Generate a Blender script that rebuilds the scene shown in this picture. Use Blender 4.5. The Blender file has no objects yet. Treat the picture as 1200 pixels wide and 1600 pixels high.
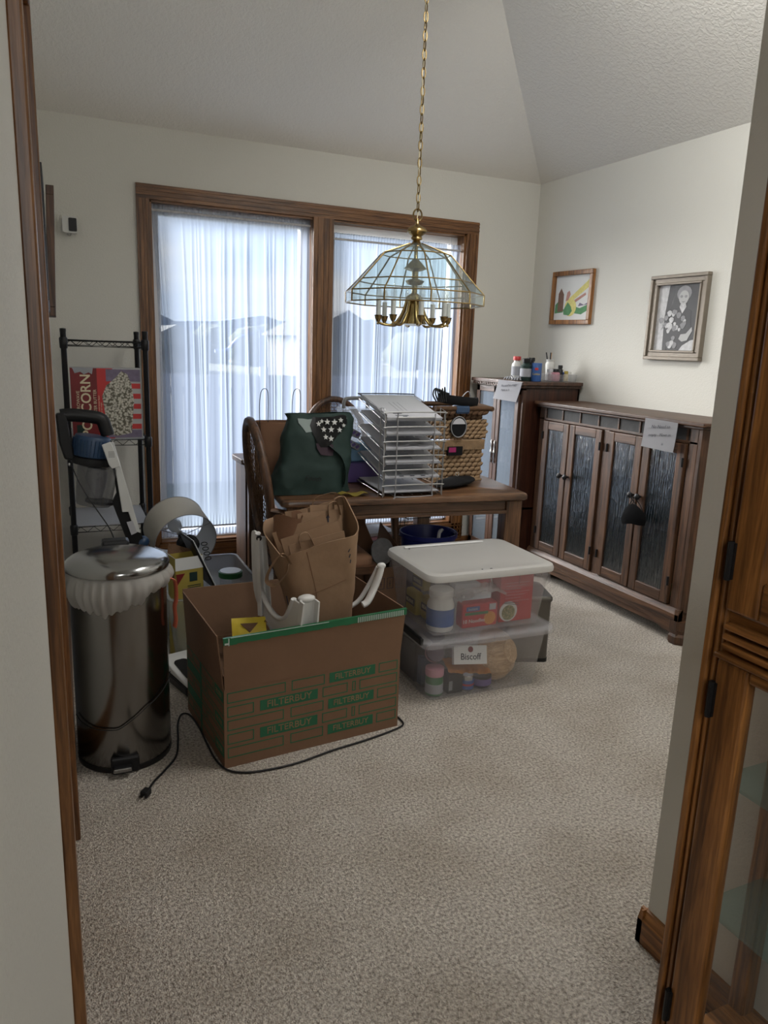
import bpy, bmesh, math, random
from mathutils import Vector, Matrix, noise
random.seed(7)
C = bpy.context.scene.collection
PI = math.pi
# ------------------------------------------------------------------ camera
F_PX, YAW, PITCH, ROLL, EYE = 1159.4, 0.436476, -0.219171, 0.035646, 1.37
cy, sy, cp, sp = math.cos(YAW), math.sin(YAW), math.cos(PITCH), math.sin(PITCH)
fw = Vector((sy*cp, cy*cp, sp)); r0 = Vector((cy, -sy, 0)); u0 = r0.cross(fw)
rt = r0*math.cos(ROLL) + u0*math.sin(ROLL); up = -r0*math.sin(ROLL) + u0*math.cos(ROLL)
cam = bpy.data.cameras.new('camera'); co = bpy.data.objects.new('camera', cam); C.objects.link(co)
cam.sensor_fit = 'VERTICAL'; cam.sensor_height = 24; cam.lens = F_PX/1600*24; cam.clip_start = 0.01; cam.clip_end = 400
co.matrix_world = Matrix(((rt.x, up.x, -fw.x, 0), (rt.y, up.y, -fw.y, 0), (rt.z, up.z, -fw.z, EYE), (0, 0, 0, 1)))
S = bpy.context.scene
S.camera = co
S.view_settings.view_transform = 'Standard'; S.view_settings.look = 'None'
S.view_settings.gamma = 1; S.view_settings.use_curve_mapping = False
S.view_settings.exposure = 0.12
S.cycles.max_bounces = 10; S.cycles.diffuse_bounces = 5; S.cycles.glossy_bounces = 5
S.cycles.transparent_max_bounces = 32; S.cycles.transmission_bounces = 8
S.cycles.use_denoising = True; S.cycles.sample_clamp_indirect = 6
S.cycles.caustics_reflective = False; S.cycles.caustics_refractive = False
# ------------------------------------------------------------------ world: bright overcast sky with soft clouds
w = bpy.data.worlds.new('overcast_sky'); S.world = w; w.use_nodes = True
N = w.node_tree.nodes; L = w.node_tree.links
bg = N['Background']; tc = N.new('ShaderNodeTexCoord'); mp = N.new('ShaderNodeMapping'); mp.inputs['Scale'].default_value = (2, 2, 7)
nz = N.new('ShaderNodeTexNoise'); nz.inputs['Scale'].default_value = 1.6; nz.inputs['Detail'].default_value = 5
cr = N.new('ShaderNodeValToRGB'); cr.color_ramp.elements[0].position = .35; cr.color_ramp.elements[1].position = .62
cr.color_ramp.elements[0].color = (.48, .66, .95, 1); cr.color_ramp.elements[1].color = (.92, .96, 1, 1)
L.new(tc.outputs['Generated'], mp.inputs[0]); L.new(mp.outputs[0], nz.inputs[0]); L.new(nz.outputs['Fac'], cr.inputs[0]); L.new(cr.outputs[0], bg.inputs[0])
SKY = .85
bg.inputs[1].default_value = SKY

def area(name, loc, direction, sx, sz, power, col=(1, 1, 1), portal=False):
    l = bpy.data.lights.new(name, 'AREA'); l.shape = 'RECTANGLE'; l.size = sx; l.size_y = sz; l.energy = power; l.color = col
    o = bpy.data.objects.new(name, l); C.objects.link(o); o.location = loc
    o.rotation_euler = Vector(direction).to_track_quat('-Z', 'Y').to_euler()
    l.cycles.is_portal = portal
    return o
area('window_portal', (1.05, 4.50, 1.14), (0, -1, 0), .92, 1.9, 1, portal=True)
area('window_portal', (2.09, 4.50, 1.14), (0, -1, 0), .92, 1.9, 1, portal=True)
sun = bpy.data.lights.new('hazy_sun', 'SUN'); sun.energy = 20; sun.angle = math.radians(50); sun.color = (1, .98, .94)
so = bpy.data.objects.new('hazy_sun', sun); C.objects.link(so); so.location = (-3, 12, 9)
so.rotation_euler = Vector((.85, -1, -.45)).to_track_quat('-Z', 'Y').to_euler()
area('added_room_fill', (1.7, 1.9, 2.98), (.52, -.05, -.87), .8, .8, 44, (1, .985, .955))  # added fill lamp without a fixture, lifts the right wall and carpet
area('added_near_fill', (.25, -1.2, 2.0), (.45, 1, -.45), .5, 1.4, 13, (1, .985, .96))  # added fill behind the camera, brightens the near carpet and foreground cabinet

# ------------------------------------------------------------------ materials
MATS = {}
def newmat(name):
    m = bpy.data.materials.new(name); m.use_nodes = True; MATS[name] = m
    return m, m.node_tree.nodes, m.node_tree.links, m.node_tree.nodes['Principled BSDF']
def mat(name, col, rough=.6, metal=0, spec=.5, noise_amt=0, noise_scale=8, bump=0, bump_scale=60, emit=None):
    m, n, l, b = newmat(name)
    b.inputs['Base Color'].default_value = (*col, 1); b.inputs['Roughness'].default_value = rough
    b.inputs['Metallic'].default_value = metal; b.inputs['Specular IOR Level'].default_value = spec
    tc = n.new('ShaderNodeTexCoord')
    nz = n.new('ShaderNodeTexNoise'); nz.inputs['Scale'].default_value = noise_scale; nz.inputs['Detail'].default_value = 4
    l.new(tc.outputs['Object'], nz.inputs['Vector'])
    mx = n.new('ShaderNodeMix'); mx.data_type = 'RGBA'
    a = max(noise_amt, .04)
    mx.inputs['A'].default_value = (*[c*(1-a) for c in col], 1); mx.inputs['B'].default_value = (*[min(1, c*(1+a)) for c in col], 1)
    l.new(nz.outputs['Fac'], mx.inputs['Factor']); l.new(mx.outputs['Result'], b.inputs['Base Color'])
    if bump:
        bn = n.new('ShaderNodeTexNoise'); bn.inputs['Scale'].default_value = bump_scale; bn.inputs['Detail'].default_value = 3
        l.new(tc.outputs['Object'], bn.inputs['Vector'])
        bp = n.new('ShaderNodeBump'); bp.inputs['Strength'].default_value = bump; bp.inputs['Distance'].default_value = .004
        l.new(bn.outputs['Fac'], bp.inputs['Height']); l.new(bp.outputs[0], b.inputs['Normal'])
    return m
def wood(name, dark, light, axis='Z', rough=.4, scale=1.0, spec=.5):
    m, n, l, b = newmat(name)
    tc = n.new('ShaderNodeTexCoord'); mp = n.new('ShaderNodeMapping')
    s = {'X': (1.2, 22, 22), 'Y': (22, 1.2, 22), 'Z': (22, 22, 1.2)}[axis]
    mp.inputs['Scale'].default_value = [v*scale for v in s]
    l.new(tc.outputs['Object'], mp.inputs[0])
    nz = n.new('ShaderNodeTexNoise'); nz.inputs['Scale'].default_value = 1.6; nz.inputs['Detail'].default_value = 6; nz.inputs['Roughness'].default_value = .65
    nz.inputs['Distortion'].default_value = .8
    l.new(mp.outputs[0], nz.inputs['Vector'])
    nf = n.new('ShaderNodeTexNoise'); nf.inputs['Scale'].default_value = 9; nf.inputs['Detail'].default_value = 3
    l.new(mp.outputs[0], nf.inputs['Vector'])
    r = n.new('ShaderNodeValToRGB'); r.color_ramp.elements[0].position = .36; r.color_ramp.elements[1].position = .64
    r.color_ramp.elements[0].color = (*dark, 1); r.color_ramp.elements[1].color = (*light, 1)
    l.new(nz.outputs['Fac'], r.inputs[0])
    mx = n.new('ShaderNodeMix'); mx.data_type = 'RGBA'; mx.blend_type = 'MULTIPLY'; mx.inputs['Factor'].default_value = .45
    r2 = n.new('ShaderNodeValToRGB'); r2.color_ramp.elements[0].position = .4; r2.color_ramp.elements[1].position = .55
    r2.color_ramp.elements[0].color = (.35, .3, .28, 1)
    l.new(nf.outputs['Fac'], r2.inputs[0]); l.new(r.outputs[0], mx.inputs['A']); l.new(r2.outputs[0], mx.inputs['B'])
    l.new(mx.outputs['Result'], b.inputs['Base Color']); b.inputs['Roughness'].default_value = rough
    b.inputs['Specular IOR Level'].default_value = spec
    bp = n.new('ShaderNodeBump'); bp.inputs['Strength'].default_value = .15; bp.inputs['Distance'].default_value = .002
    l.new(nf.outputs['Fac'], bp.inputs['Height']); l.new(bp.outputs[0], b.inputs['Normal'])
    return m
def seethrough(name, col, clear, rough=.1, gloss=.12, bump=0, bump_vec=None, tint=(1, 1, 1), trans=False):
    """thin sheet: a share goes straight through, the rest is diffuse or glossy"""
    m, n, l, b = newmat(name)
    n.remove(b)
    out = n['Material Output']
    tr = n.new('ShaderNodeBsdfTransparent'); tr.inputs[0].default_value = (*tint, 1)
    df = n.new('ShaderNodeBsdfDiffuse'); df.inputs[0].default_value = (*col, 1)
    tl = n.new('ShaderNodeBsdfTranslucent'); tl.inputs[0].default_value = (*col, 1)
    gl = n.new('ShaderNodeBsdfGlossy'); gl.inputs['Roughness'].default_value = rough
    m0 = n.new('ShaderNodeMixShader'); m0.inputs[0].default_value = .5 if trans else .3
    m1 = n.new('ShaderNodeMixShader'); m1.inputs[0].default_value = clear
    m2 = n.new('ShaderNodeMixShader')
    fr = n.new('ShaderNodeFresnel'); fr.inputs['IOR'].default_value = 1.45
    ml = n.new('ShaderNodeMath'); ml.operation = 'MULTIPLY_ADD'; ml.inputs[1].default_value = .6; ml.inputs[2].default_value = gloss
    ml.use_clamp = True
    ge = n.new('ShaderNodeNewGeometry'); iv = n.new('ShaderNodeMath'); iv.operation = 'SUBTRACT'; iv.inputs[0].default_value = 1
    mf = n.new('ShaderNodeMath'); mf.operation = 'MULTIPLY'
    l.new(fr.outputs[0], ml.inputs[0]); l.new(ge.outputs['Backfacing'], iv.inputs[1]); l.new(iv.outputs[0], mf.inputs[1])
    l.new(ml.outputs[0], mf.inputs[0]); l.new(mf.outputs[0], m2.inputs[0])
    l.new(df.outputs[0], m0.inputs[1]); l.new(tl.outputs[0], m0.inputs[2])
    l.new(m0.outputs[0], m1.inputs[1]); l.new(tr.outputs[0], m1.inputs[2])
    l.new(m1.outputs[0], m2.inputs[1]); l.new(gl.outputs[0], m2.inputs[2]); l.new(m2.outputs[0], out.inputs[0])
    if bump:
        tc = n.new('ShaderNodeTexCoord'); mp = n.new('ShaderNodeMapping'); mp.inputs['Scale'].default_value = bump_vec
        nz = n.new('ShaderNodeTexNoise'); nz.inputs['Scale'].default_value = 1; nz.inputs['Detail'].default_value = 3
        bp = n.new('ShaderNodeBump'); bp.inputs['Strength'].default_value = bump; bp.inputs['Distance'].default_value = .01
        l.new(tc.outputs['Object'], mp.inputs[0]); l.new(mp.outputs[0], nz.inputs['Vector']); l.new(nz.outputs['Fac'], bp.inputs['Height'])
        for q in (gl, df, fr): l.new(bp.outputs[0], q.inputs['Normal'])
    return m

def textured_paint(name, col, scale, strength):
    m, n, l, b = newmat(name)
    b.inputs['Base Color'].default_value = (*col, 1); b.inputs['Roughness'].default_value = .75; b.inputs['Specular IOR Level'].default_value = .25
    tc = n.new('ShaderNodeTexCoord')
    vz = n.new('ShaderNodeTexNoise'); vz.inputs['Scale'].default_value = scale; vz.inputs['Detail'].default_value = 3; vz.inputs['Distortion'].default_value = .6
    l.new(tc.outputs['Object'], vz.inputs['Vector'])
    rp = n.new('ShaderNodeValToRGB'); rp.color_ramp.elements[0].position = .42; rp.color_ramp.elements[1].position = .6
    l.new(vz.outputs['Fac'], rp.inputs[0])
    bp = n.new('ShaderNodeBump'); bp.inputs['Strength'].default_value = strength; bp.inputs['Distance'].default_value = .004
    l.new(rp.outputs[0], bp.inputs['Height']); l.new(bp.outputs[0], b.inputs['Normal'])
    return m
textured_paint('wall_paint', (.66, .65, .60), 120, .13)
textured_paint('ceiling_paint', (.82, .80, .755), 60, .32)

m, n, l, b = newmat('carpet')
tc = n.new('ShaderNodeTexCoord')
v = n.new('ShaderNodeTexVoronoi'); v.inputs['Scale'].default_value = 240; v.inputs['Randomness'].default_value = 1
nz = n.new('ShaderNodeTexNoise'); nz.inputs['Scale'].default_value = 120; nz.inputs['Detail'].default_value = 4
nb = n.new('ShaderNodeTexNoise'); nb.inputs['Scale'].default_value = 3.5; nb.inputs['Detail'].default_value = 5
for q in (v, nz, nb): l.new(tc.outputs['Object'], q.inputs['Vector'])
r = n.new('ShaderNodeValToRGB'); r.color_ramp.elements[0].position = .30; r.color_ramp.elements[1].position = .62
r.color_ramp.elements[0].color = (.315, .275, .235, 1); r.color_ramp.elements[1].color = (.76, .70, .625, 1)
l.new(nz.outputs['Fac'], r.inputs[0])
r2 = n.new('ShaderNodeValToRGB'); r2.color_ramp.elements[0].position = .35; r2.color_ramp.elements[1].position = .6
r2.color_ramp.elements[0].color = (.84, .82, .79, 1)
l.new(nb.outputs['Fac'], r2.inputs[0])
mx = n.new('ShaderNodeMix'); mx.data_type = 'RGBA'; mx.blend_type = 'MULTIPLY'; mx.inputs['Factor'].default_value = 1
l.new(r.outputs[0], mx.inputs['A']); l.new(r2.outputs[0], mx.inputs['B']); l.new(mx.outputs['Result'], b.inputs['Base Color'])
b.inputs['Roughness'].default_value = .95; b.inputs['Specular IOR Level'].default_value = .1
mm = n.new('ShaderNodeMath'); mm.operation = 'MULTIPLY_ADD'; mm.inputs[1].default_value = -.6
l.new(v.outputs['Distance'], mm.inputs[0]); l.new(nz.outputs['Fac'], mm.inputs[2])
bp = n.new('ShaderNodeBump'); bp.inputs['Strength'].default_value = .9; bp.inputs['Distance'].default_value = .012
l.new(mm.outputs[0], bp.inputs['Height']); l.new(bp.outputs[0], b.inputs['Normal'])

OAKD, OAKL = (.085, .034, .011), (.27, .122, .042)
for ax in 'XYZ':
    wood('oak_'+ax, OAKD, OAKL, ax, .38)
    wood('golden_oak_'+ax, (.12, .047, .013), (.40, .172, .048), ax, .3)
    wood('walnut_'+ax, (.028, .012, .006), (.122, .058, .028), ax, .46)
    wood('table_'+ax, (.045, .021, .010), (.18, .092, .046), ax, .28)
    wood('curio_'+ax, (.035, .016, .009), (.13, .068, .044), ax, .35)
wood('cherry', (.02, .007, .005), (.075, .026, .014), 'Z', .35)
wood('bowl_wood', (.50, .32, .17), (.74, .53, .32), 'X', .5, 1.6)
mat('white_vinyl', (.8, .8, .8), .4)
mat('black_metal', (.009, .009, .010), .45, .1, .35)
mat('black_plastic', (.009, .009, .010), .42, 0, .35)
mat('black_matte', (.007, .007, .008), .9, 0, .2)
mat('rubber', (.015, .015, .015), .7)
mat('white_plastic', (.62, .62, .60), .4, noise_amt=.08)
mat('brass', (.36, .255, .11), .26, 1, noise_amt=.1)
mat('dark_came', (.20, .15, .07), .3, 1)
mat('chrome', (.62, .62, .62), .18, 1)
mat('silver_wire', (.34, .34, .34), .38, .8)
mat('steel_body', (.26, .25, .24), .2, 1, noise_amt=.06)
mat('steel_lid', (.32, .32, .32), .16, 1)
mat('cardboard', (.195, .110, .063), .85, noise_amt=.12, bump=.2, bump_scale=40)
mat('cardboard_dark', (.17, .085, .045), .9, noise_amt=.12)
mat('kraft', (.27, .168, .098), .8, noise_amt=.14, bump=.5, bump_scale=22)
mat('kraft_dark', (.17, .085, .045), .85, noise_amt=.15, bump=.5, bump_scale=22)
mat('green_ink', (.018, .125, .058), .7)
mat('green_tape', (.015, .135, .055), .35, noise_amt=.2, noise_scale=40)
mat('tape_letter', (.55, .62, .58), .5)
mat('paper', (.46, .46, .49), .8, noise_amt=.04)
mat('paper_grey', (.32, .33, .36), .8, noise_amt=.12, noise_scale=25)
mat('ink', (.035, .035, .05), .8)
mat('print_grey', (.22, .23, .25), .8, noise_amt=.2, noise_scale=80)
mat('green_bag', (.009, .028, .023), .75, noise_amt=.25, noise_scale=6, bump=.4, bump_scale=14)
mat('star_print', (.42, .50, .48), .6)
mat('yellow', (.55, .42, .03), .5, noise_amt=.12)
mat('yellow_dull', (.36, .28, .05), .6, noise_amt=.2)
mat('red', (.48, .03, .03), .5, noise_amt=.1)
mat('dark_red', (.17, .012, .014), .5, noise_amt=.3, noise_scale=5)
mat('cream', (.66, .58, .40), .6)
mat('blue', (.02, .065, .25), .45)
mat('steel_blue', (.02, .05, .11), .4)
mat('label_blue', (.035, .105, .32), .5)
mat('bin_blue', (.008, .015, .14), .4)
mat('green', (.03, .16, .05), .45)
mat('lime', (.14, .28, .03), .8, noise_amt=.4, noise_scale=50)
mat('pink', (.55, .26, .32), .5)
mat('magenta', (.30, .01, .11), .5)
mat('purple', (.13, .085, .28), .5)
mat('light_blue', (.20, .38, .56), .5)
mat('orange', (.62, .25, .04), .45, noise_amt=.3, noise_scale=30)
mat('shade_linen', (.42, .40, .35), .9, noise_amt=.05, noise_scale=120)
mat('shade_lining', (.62, .64, .66), .8)
mat('slate', (.045, .045, .046), .75, noise_amt=.35, noise_scale=18, bump=.8, bump_scale=25)
mat('silver_frame', (.20, .17, .135), .45, .3, noise_amt=.15, noise_scale=40)
mat('box_white', (.42, .42, .42), .7)
mat('mat_board', (.70, .71, .70), .8)
mat('jute_dark', (.085, .042, .018), .85, noise_amt=.3, noise_scale=60)
mat('jute', (.235, .15, .08), .75, noise_amt=.35, noise_scale=35, bump=.5, bump_scale=90)
mat('rush_brown', (.12, .062, .030), .8, noise_amt=.35, noise_scale=45, bump=.5, bump_scale=90)
mat('grass', (.055, .068, .055), .95, noise_amt=.3, noise_scale=3)
mat('fence_board', (.22, .24, .32), .9, noise_amt=.15, noise_scale=2)
mat('far_field', (.085, .092, .062), .95, noise_amt=.1, noise_scale=.2)
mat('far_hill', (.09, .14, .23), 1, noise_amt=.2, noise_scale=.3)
mat('far_road', (.15, .15, .15), .9)
mat('siding', (.16, .17, .18), .9)
mat('roofing', (.07, .075, .085), .9)
mat('bush', (.06, .075, .05), .95, noise_amt=.4, noise_scale=2)
mat('plum', (.07, .04, .06), .5)
mat('grey_photo', (.075, .075, .08), .6, noise_amt=.5, noise_scale=6)
mat('grey_light', (.50, .50, .51), .6, noise_amt=.4, noise_scale=60)
mat('grey_mid', (.24, .24, .25), .6, noise_amt=.4, noise_scale=40)
mat('skin_grey', (.42, .42, .42), .6)
mat('dark_photo', (.02, .02, .022), .5)
mat('small_can_steel', (.16, .15, .135), .3, .9)
mat('silver_tin', (.5, .5, .5), .25, 1)
mat('coral', (.65, .16, .09), .6)
for nm, c in dict(art_green=(.10, .26, .12), art_yellow=(.66, .60, .22), art_brown=(.19, .11, .08), art_rose=(.45, .24, .20), art_violet=(.18, .15, .22)).items(): mat(nm, c, .8, noise_amt=.3, noise_scale=50)
seethrough('window_glass', (.9, .9, .9), 1.0, .0, .0)
seethrough('lamp_glass', (.45, .55, .56), .925, .02, .07, tint=(.93, .97, .96))
seethrough('bevel_glass', (.6, .65, .65), .92, .04, .12, tint=(.93, .97, .97))
seethrough('bulb_glass', (.8, .8, .8), .8, .02, .15)
seethrough('tub_plastic', (.80, .80, .84), .87, .25, .01, trans=True)
seethrough('clear_plastic', (.6, .62, .65), .82, .12, .02, trans=True)
seethrough('tote_plastic', (.62, .66, .68), .66, .25, .02, trans=True)
seethrough('smoke_plastic', (.16, .16, .17), .55, .1, .05)
seethrough('seeded_glass', (.02, .03, .035), .40, .08, .22, bump=.9, bump_vec=(60, 90, 7), tint=(.7, .78, .8))
seethrough('curio_glass', (.3, .35, .4), .62, .03, .16)
seethrough('hutch_glass', (.5, .5, .5), .97, .02, .01)
seethrough('shelf_glass', (.22, .33, .31), .86, .03, .05, tint=(.86, .95, .93))
seethrough('liner_plastic', (.80, .78, .75), .06, .4, .03, trans=True)
seethrough('poly_wrap', (.7, .7, .7), .55, .15, .08, trans=True)
seethrough('shelf_liner', (.60, .62, .66), .10, .35, .02, trans=True)
seethrough('lid_plastic', (.72, .71, .69), .0, .45, .0, trans=True)
# sheer curtain: denser where the cloth turns away from the viewer, as any thin weave is
m, n, l, b = newmat('sheer_fabric'); n.remove(b)
tr = n.new('ShaderNodeBsdfTransparent'); df = n.new('ShaderNodeBsdfDiffuse'); tl = n.new('ShaderNodeBsdfTranslucent')
df.inputs[0].default_value = (.60, .66, .76, 1); tl.inputs[0].default_value = (.33, .40, .53, 1)
lw = n.new('ShaderNodeLayerWeight'); lw.inputs[0].default_value = .5
mr = n.new('ShaderNodeMapRange'); mr.inputs['From Min'].default_value = 0; mr.inputs['From Max'].default_value = .9
mr.inputs['To Min'].default_value = .50; mr.inputs['To Max'].default_value = .92
a = n.new('ShaderNodeMixShader'); a.inputs[0].default_value = .62; c2 = n.new('ShaderNodeMixShader')
l.new(lw.outputs['Facing'], mr.inputs[0]); l.new(mr.outputs[0], c2.inputs[0])
l.new(df.outputs[0], a.inputs[1]); l.new(tl.outputs[0], a.inputs[2]); l.new(tr.outputs[0], c2.inputs[1]); l.new(a.outputs[0], c2.inputs[2])
l.new(c2.outputs[0], n['Material Output'].inputs[0])
# popcorn print
m, n, l, b = newmat('popcorn_print')
tc = n.new('ShaderNodeTexCoord'); v = n.new('ShaderNodeTexVoronoi'); v.inputs['Scale'].default_value = 105
l.new(tc.outputs['Object'], v.inputs['Vector'])
r = n.new('ShaderNodeValToRGB'); e = r.color_ramp.elements
e[0].position = .0; e[0].color = (.50, .34, .12, 1); e[1].position = .7; e[1].color = (.10, .09, .06, 1)
q = e.new(.18); q.color = (.62, .60, .52, 1); q = e.new(.5); q.color = (.40, .38, .32, 1)
l.new(v.outputs['Distance'], r.inputs[0]); l.new(r.outputs[0], b.inputs['Base Color']); b.inputs['Roughness'].default_value = .4
# beans print
m, n, l, b = newmat('noodle_print')
tc = n.new('ShaderNodeTexCoord'); v = n.new('ShaderNodeTexVoronoi'); v.inputs['Scale'].default_value = 120
l.new(tc.outputs['Object'], v.inputs['Vector'])
r = n.new('ShaderNodeValToRGB'); e = r.color_ramp.elements
e[0].color = (.55, .48, .25, 1); e[1].position = .7; e[1].color = (.16, .17, .05, 1)
l.new(v.outputs['Distance'], r.inputs[0]); l.new(r.outputs[0], b.inputs['Base Color'])

# ------------------------------------------------------------------ geometry helpers
def B(): return bmesh.new()
def setm(fs, i):
    for f in fs: f.material_index = i
    return fs
def hexa(bm, p, mi=0):
    """8 corners: bottom ring 0-3, top ring 4-7"""
    v = [bm.verts.new(q) for q in p]
    fs = [bm.faces.new([v[i] for i in q]) for q in ((3, 2, 1, 0), (4, 5, 6, 7), (0, 1, 5, 4), (1, 2, 6, 5), (2, 3, 7, 6), (3, 0, 4, 7))]
    return setm(fs, mi)
def box(bm, x0, x1, y0, y1, z0, z1, mi=0, M=None):
    p = [Vector(q) for q in ((x0, y0, z0), (x1, y0, z0), (x1, y1, z0), (x0, y1, z0), (x0, y0, z1), (x1, y0, z1), (x1, y1, z1), (x0, y1, z1))]
    if M: p = [M @ q for q in p]
    return hexa(bm, p, mi)
def cbox(bm, c, s, rz=0, mi=0, M=None):
    M2 = Matrix.Translation(c) @ (M if M else Matrix.Rotation(rz, 4, 'Z'))
    return box(bm, -s[0]/2, s[0]/2, -s[1]/2, s[1]/2, -s[2]/2, s[2]/2, mi, M2)
def loft(bm, rings, cap=True, mi=0, closed=False):
    R = [[bm.verts.new(p) for p in r] for r in rings]; fs = []; n = len(R[0])
    pairs = list(zip(R[:-1], R[1:])) + ([(R[-1], R[0])] if closed else [])
    for a, b_ in pairs:
        for i in range(n): fs.append(bm.faces.new((a[i], a[(i+1) % n], b_[(i+1) % n], b_[i])))
    if cap and not closed: fs.append(bm.faces.new(R[0][::-1])); fs.append(bm.faces.new(R[-1]))
    return setm(fs, mi)
def lathe(bm, prof, c=(0, 0, 0), seg=32, mi=0, M=None, cap=True, sx=1, sy_=1):
    rings = []
    for r, z in prof:
        ring = []
        for i in range(seg):
            a = 2*PI*i/seg; p = Vector((max(r, 1e-4)*math.cos(a)*sx, max(r, 1e-4)*math.sin(a)*sy_, z))
            ring.append((M @ p if M else p) + Vector(c))
        rings.append(ring)
    return loft(bm, rings, cap, mi)
def tube(bm, pts, r, seg=8, mi=0, closed=False, rs=None, flat=None):
    pts = [Vector(p) for p in pts]; n = len(pts); rings = []; nrm = None
    for i, p in enumerate(pts):
        a = pts[(i-1) % n] if (closed or i > 0) else p; c = pts[(i+1) % n] if (closed or i < n-1) else p
        t = (c-a).normalized()
        if nrm is None:
            nrm = t.cross(Vector((0, 0, 1)));
            if nrm.length < .1: nrm = t.cross(Vector((1, 0, 0)))
        nrm = (nrm - t*nrm.dot(t)).normalized(); bn = t.cross(nrm)
        rr = rs[i] if rs else r
        fx, fy = flat if flat else (1, 1)
        rings.append([p + nrm*math.cos(2*PI*k/seg)*rr*fx + bn*math.sin(2*PI*k/seg)*rr*fy for k in range(seg)])
    return loft(bm, rings, True, mi, closed)
def smooth_path(pts, n=8, closed=False):
    P = [Vector(p) for p in pts]; out = []; m = len(P)
    rng = range(m if closed else m-1)
    for i in rng:
        if closed: a, b_, c, d = P[i-1], P[i], P[(i+1) % m], P[(i+2) % m]
        else: a, b_, c, d = P[max(i-1, 0)], P[i], P[i+1], P[min(i+2, m-1)]
        for k in range(n):
            t = k/n
            out.append(.5*((2*b_) + (c-a)*t + (2*a-5*b_+4*c-d)*t*t + (3*b_-a-3*c+d)*t**3))
    if not closed: out.append(P[-1])
    return out
def prism(bm, poly, fn, d0, d1, mi=0):
    """extrude a 2-D outline: fn(u, v, w) -> point"""
    a = [bm.verts.new(fn(u, v, d0)) for u, v in poly]; b_ = [bm.verts.new(fn(u, v, d1)) for u, v in poly]; n = len(poly)
    fs = [bm.faces.new(a[::-1]), bm.faces.new(b_)]
    for i in range(n): fs.append(bm.faces.new((a[i], a[(i+1) % n], b_[(i+1) % n], b_[i])))
    return setm(fs, mi)
def grid(bm, nu, nv, fn, mi=0):
    V = [[bm.verts.new(fn(i/nu, j/nv)) for i in range(nu+1)] for j in range(nv+1)]; fs = []
    for j in range(nv):
        for i in range(nu): fs.append(bm.faces.new((V[j][i], V[j][i+1], V[j+1][i+1], V[j+1][i])))
    return setm(fs, mi)
def ell(bm, c, r, M=None, mi=0, seg=10, rg=6):
    prof = [(math.sin(PI*k/rg), -math.cos(PI*k/rg)) for k in range(rg+1)]
    R = []
    for a, z in prof:
        ring = []
        for i in range(seg):
            t = 2*PI*i/seg; p = Vector((max(a, .02)*math.cos(t)*r[0], max(a, .02)*math.sin(t)*r[1], z*r[2]))
            ring.append((M @ p if M else p) + Vector(c))
        R.append(ring)
    return loft(bm, R, True, mi)
def rrect(x0, x1, y0, y1, r, n=4):
    out = []
    for cx, cy_, a0 in ((x1-r, y1-r, 0), (x0+r, y1-r, 90), (x0+r, y0+r, 180), (x1-r, y0+r, 270)):
        for k in range(n+1):
            a = math.radians(a0+90*k/n); out.append((cx+r*math.cos(a), cy_+r*math.sin(a)))
    return out
def finish(name, bm, mats, smooth=0):
    bmesh.ops.recalc_face_normals(bm, faces=bm.faces)
    me = bpy.data.meshes.new(name); bm.to_mesh(me); bm.free()
    for q in ([mats] if isinstance(mats, str) else mats): me.materials.append(MATS[q])
    if smooth:
        me.polygons.foreach_set('use_smooth', [True]*len(me.polygons)); me.set_sharp_from_angle(angle=math.radians(smooth))
    o = bpy.data.objects.new(name, me); C.objects.link(o)
    return o
def thing(name, label, cat, loc=(0, 0, 0), rz=0, group=None):
    o = bpy.data.objects.new(name, None); C.objects.link(o); o.empty_display_size = .05
    o.location = loc; o.rotation_euler = (0, 0, rz); o['label'] = label; o['category'] = cat
    if group: o['group'] = group
    return o
def rootM(p):
    M = Matrix.Translation(p.location) @ p.rotation_euler.to_matrix().to_4x4() if p else Matrix()
    return rootM(p.parent) @ M if (p and p.parent) else M
def part(p, name, bm, mats, smooth=0, world=True, bev=0, label=None):
    """a mesh modelled in world (or local) coordinates, parented to p"""
    o = finish(name, bm, mats, smooth); o.parent = p
    if world: o.data.transform(rootM(p).inverted())
    if bev:
        md = o.modifiers.new('bevel', 'BEVEL'); md.width = bev; md.segments = 2; md.limit_method = 'ANGLE'; md.angle_limit = math.radians(50)
    if label: o['label'] = label
    return o
def single(name, bm, mats, label, cat, smooth=0, group=None, bev=0):
    o = finish(name, bm, mats, smooth)
    # put the origin at the base centre
    co_ = [v.co for v in o.data.vertices]
    c = Vector((sum(v.x for v in co_)/len(co_), sum(v.y for v in co_)/len(co_), min(v.z for v in co_)))
    o.data.transform(Matrix.Translation(-c)); o.location = c
    o['label'] = label; o['category'] = cat
    if group: o['group'] = group
    if bev:
        md = o.modifiers.new('bevel', 'BEVEL'); md.width = bev; md.segments = 2; md.limit_method = 'ANGLE'; md.angle_limit = math.radians(50)
    return o
def struct(name, bm, mats, smooth=0, bev=0, parent=None):
    o = finish(name, bm, mats, smooth)
    if parent: o.parent = parent
    else: o['kind'] = 'structure'
    if bev:
        md = o.modifiers.new('bevel', 'BEVEL'); md.width = bev; md.segments = 2; md.limit_method = 'ANGLE'; md.angle_limit = math.radians(50)
    return o
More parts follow.
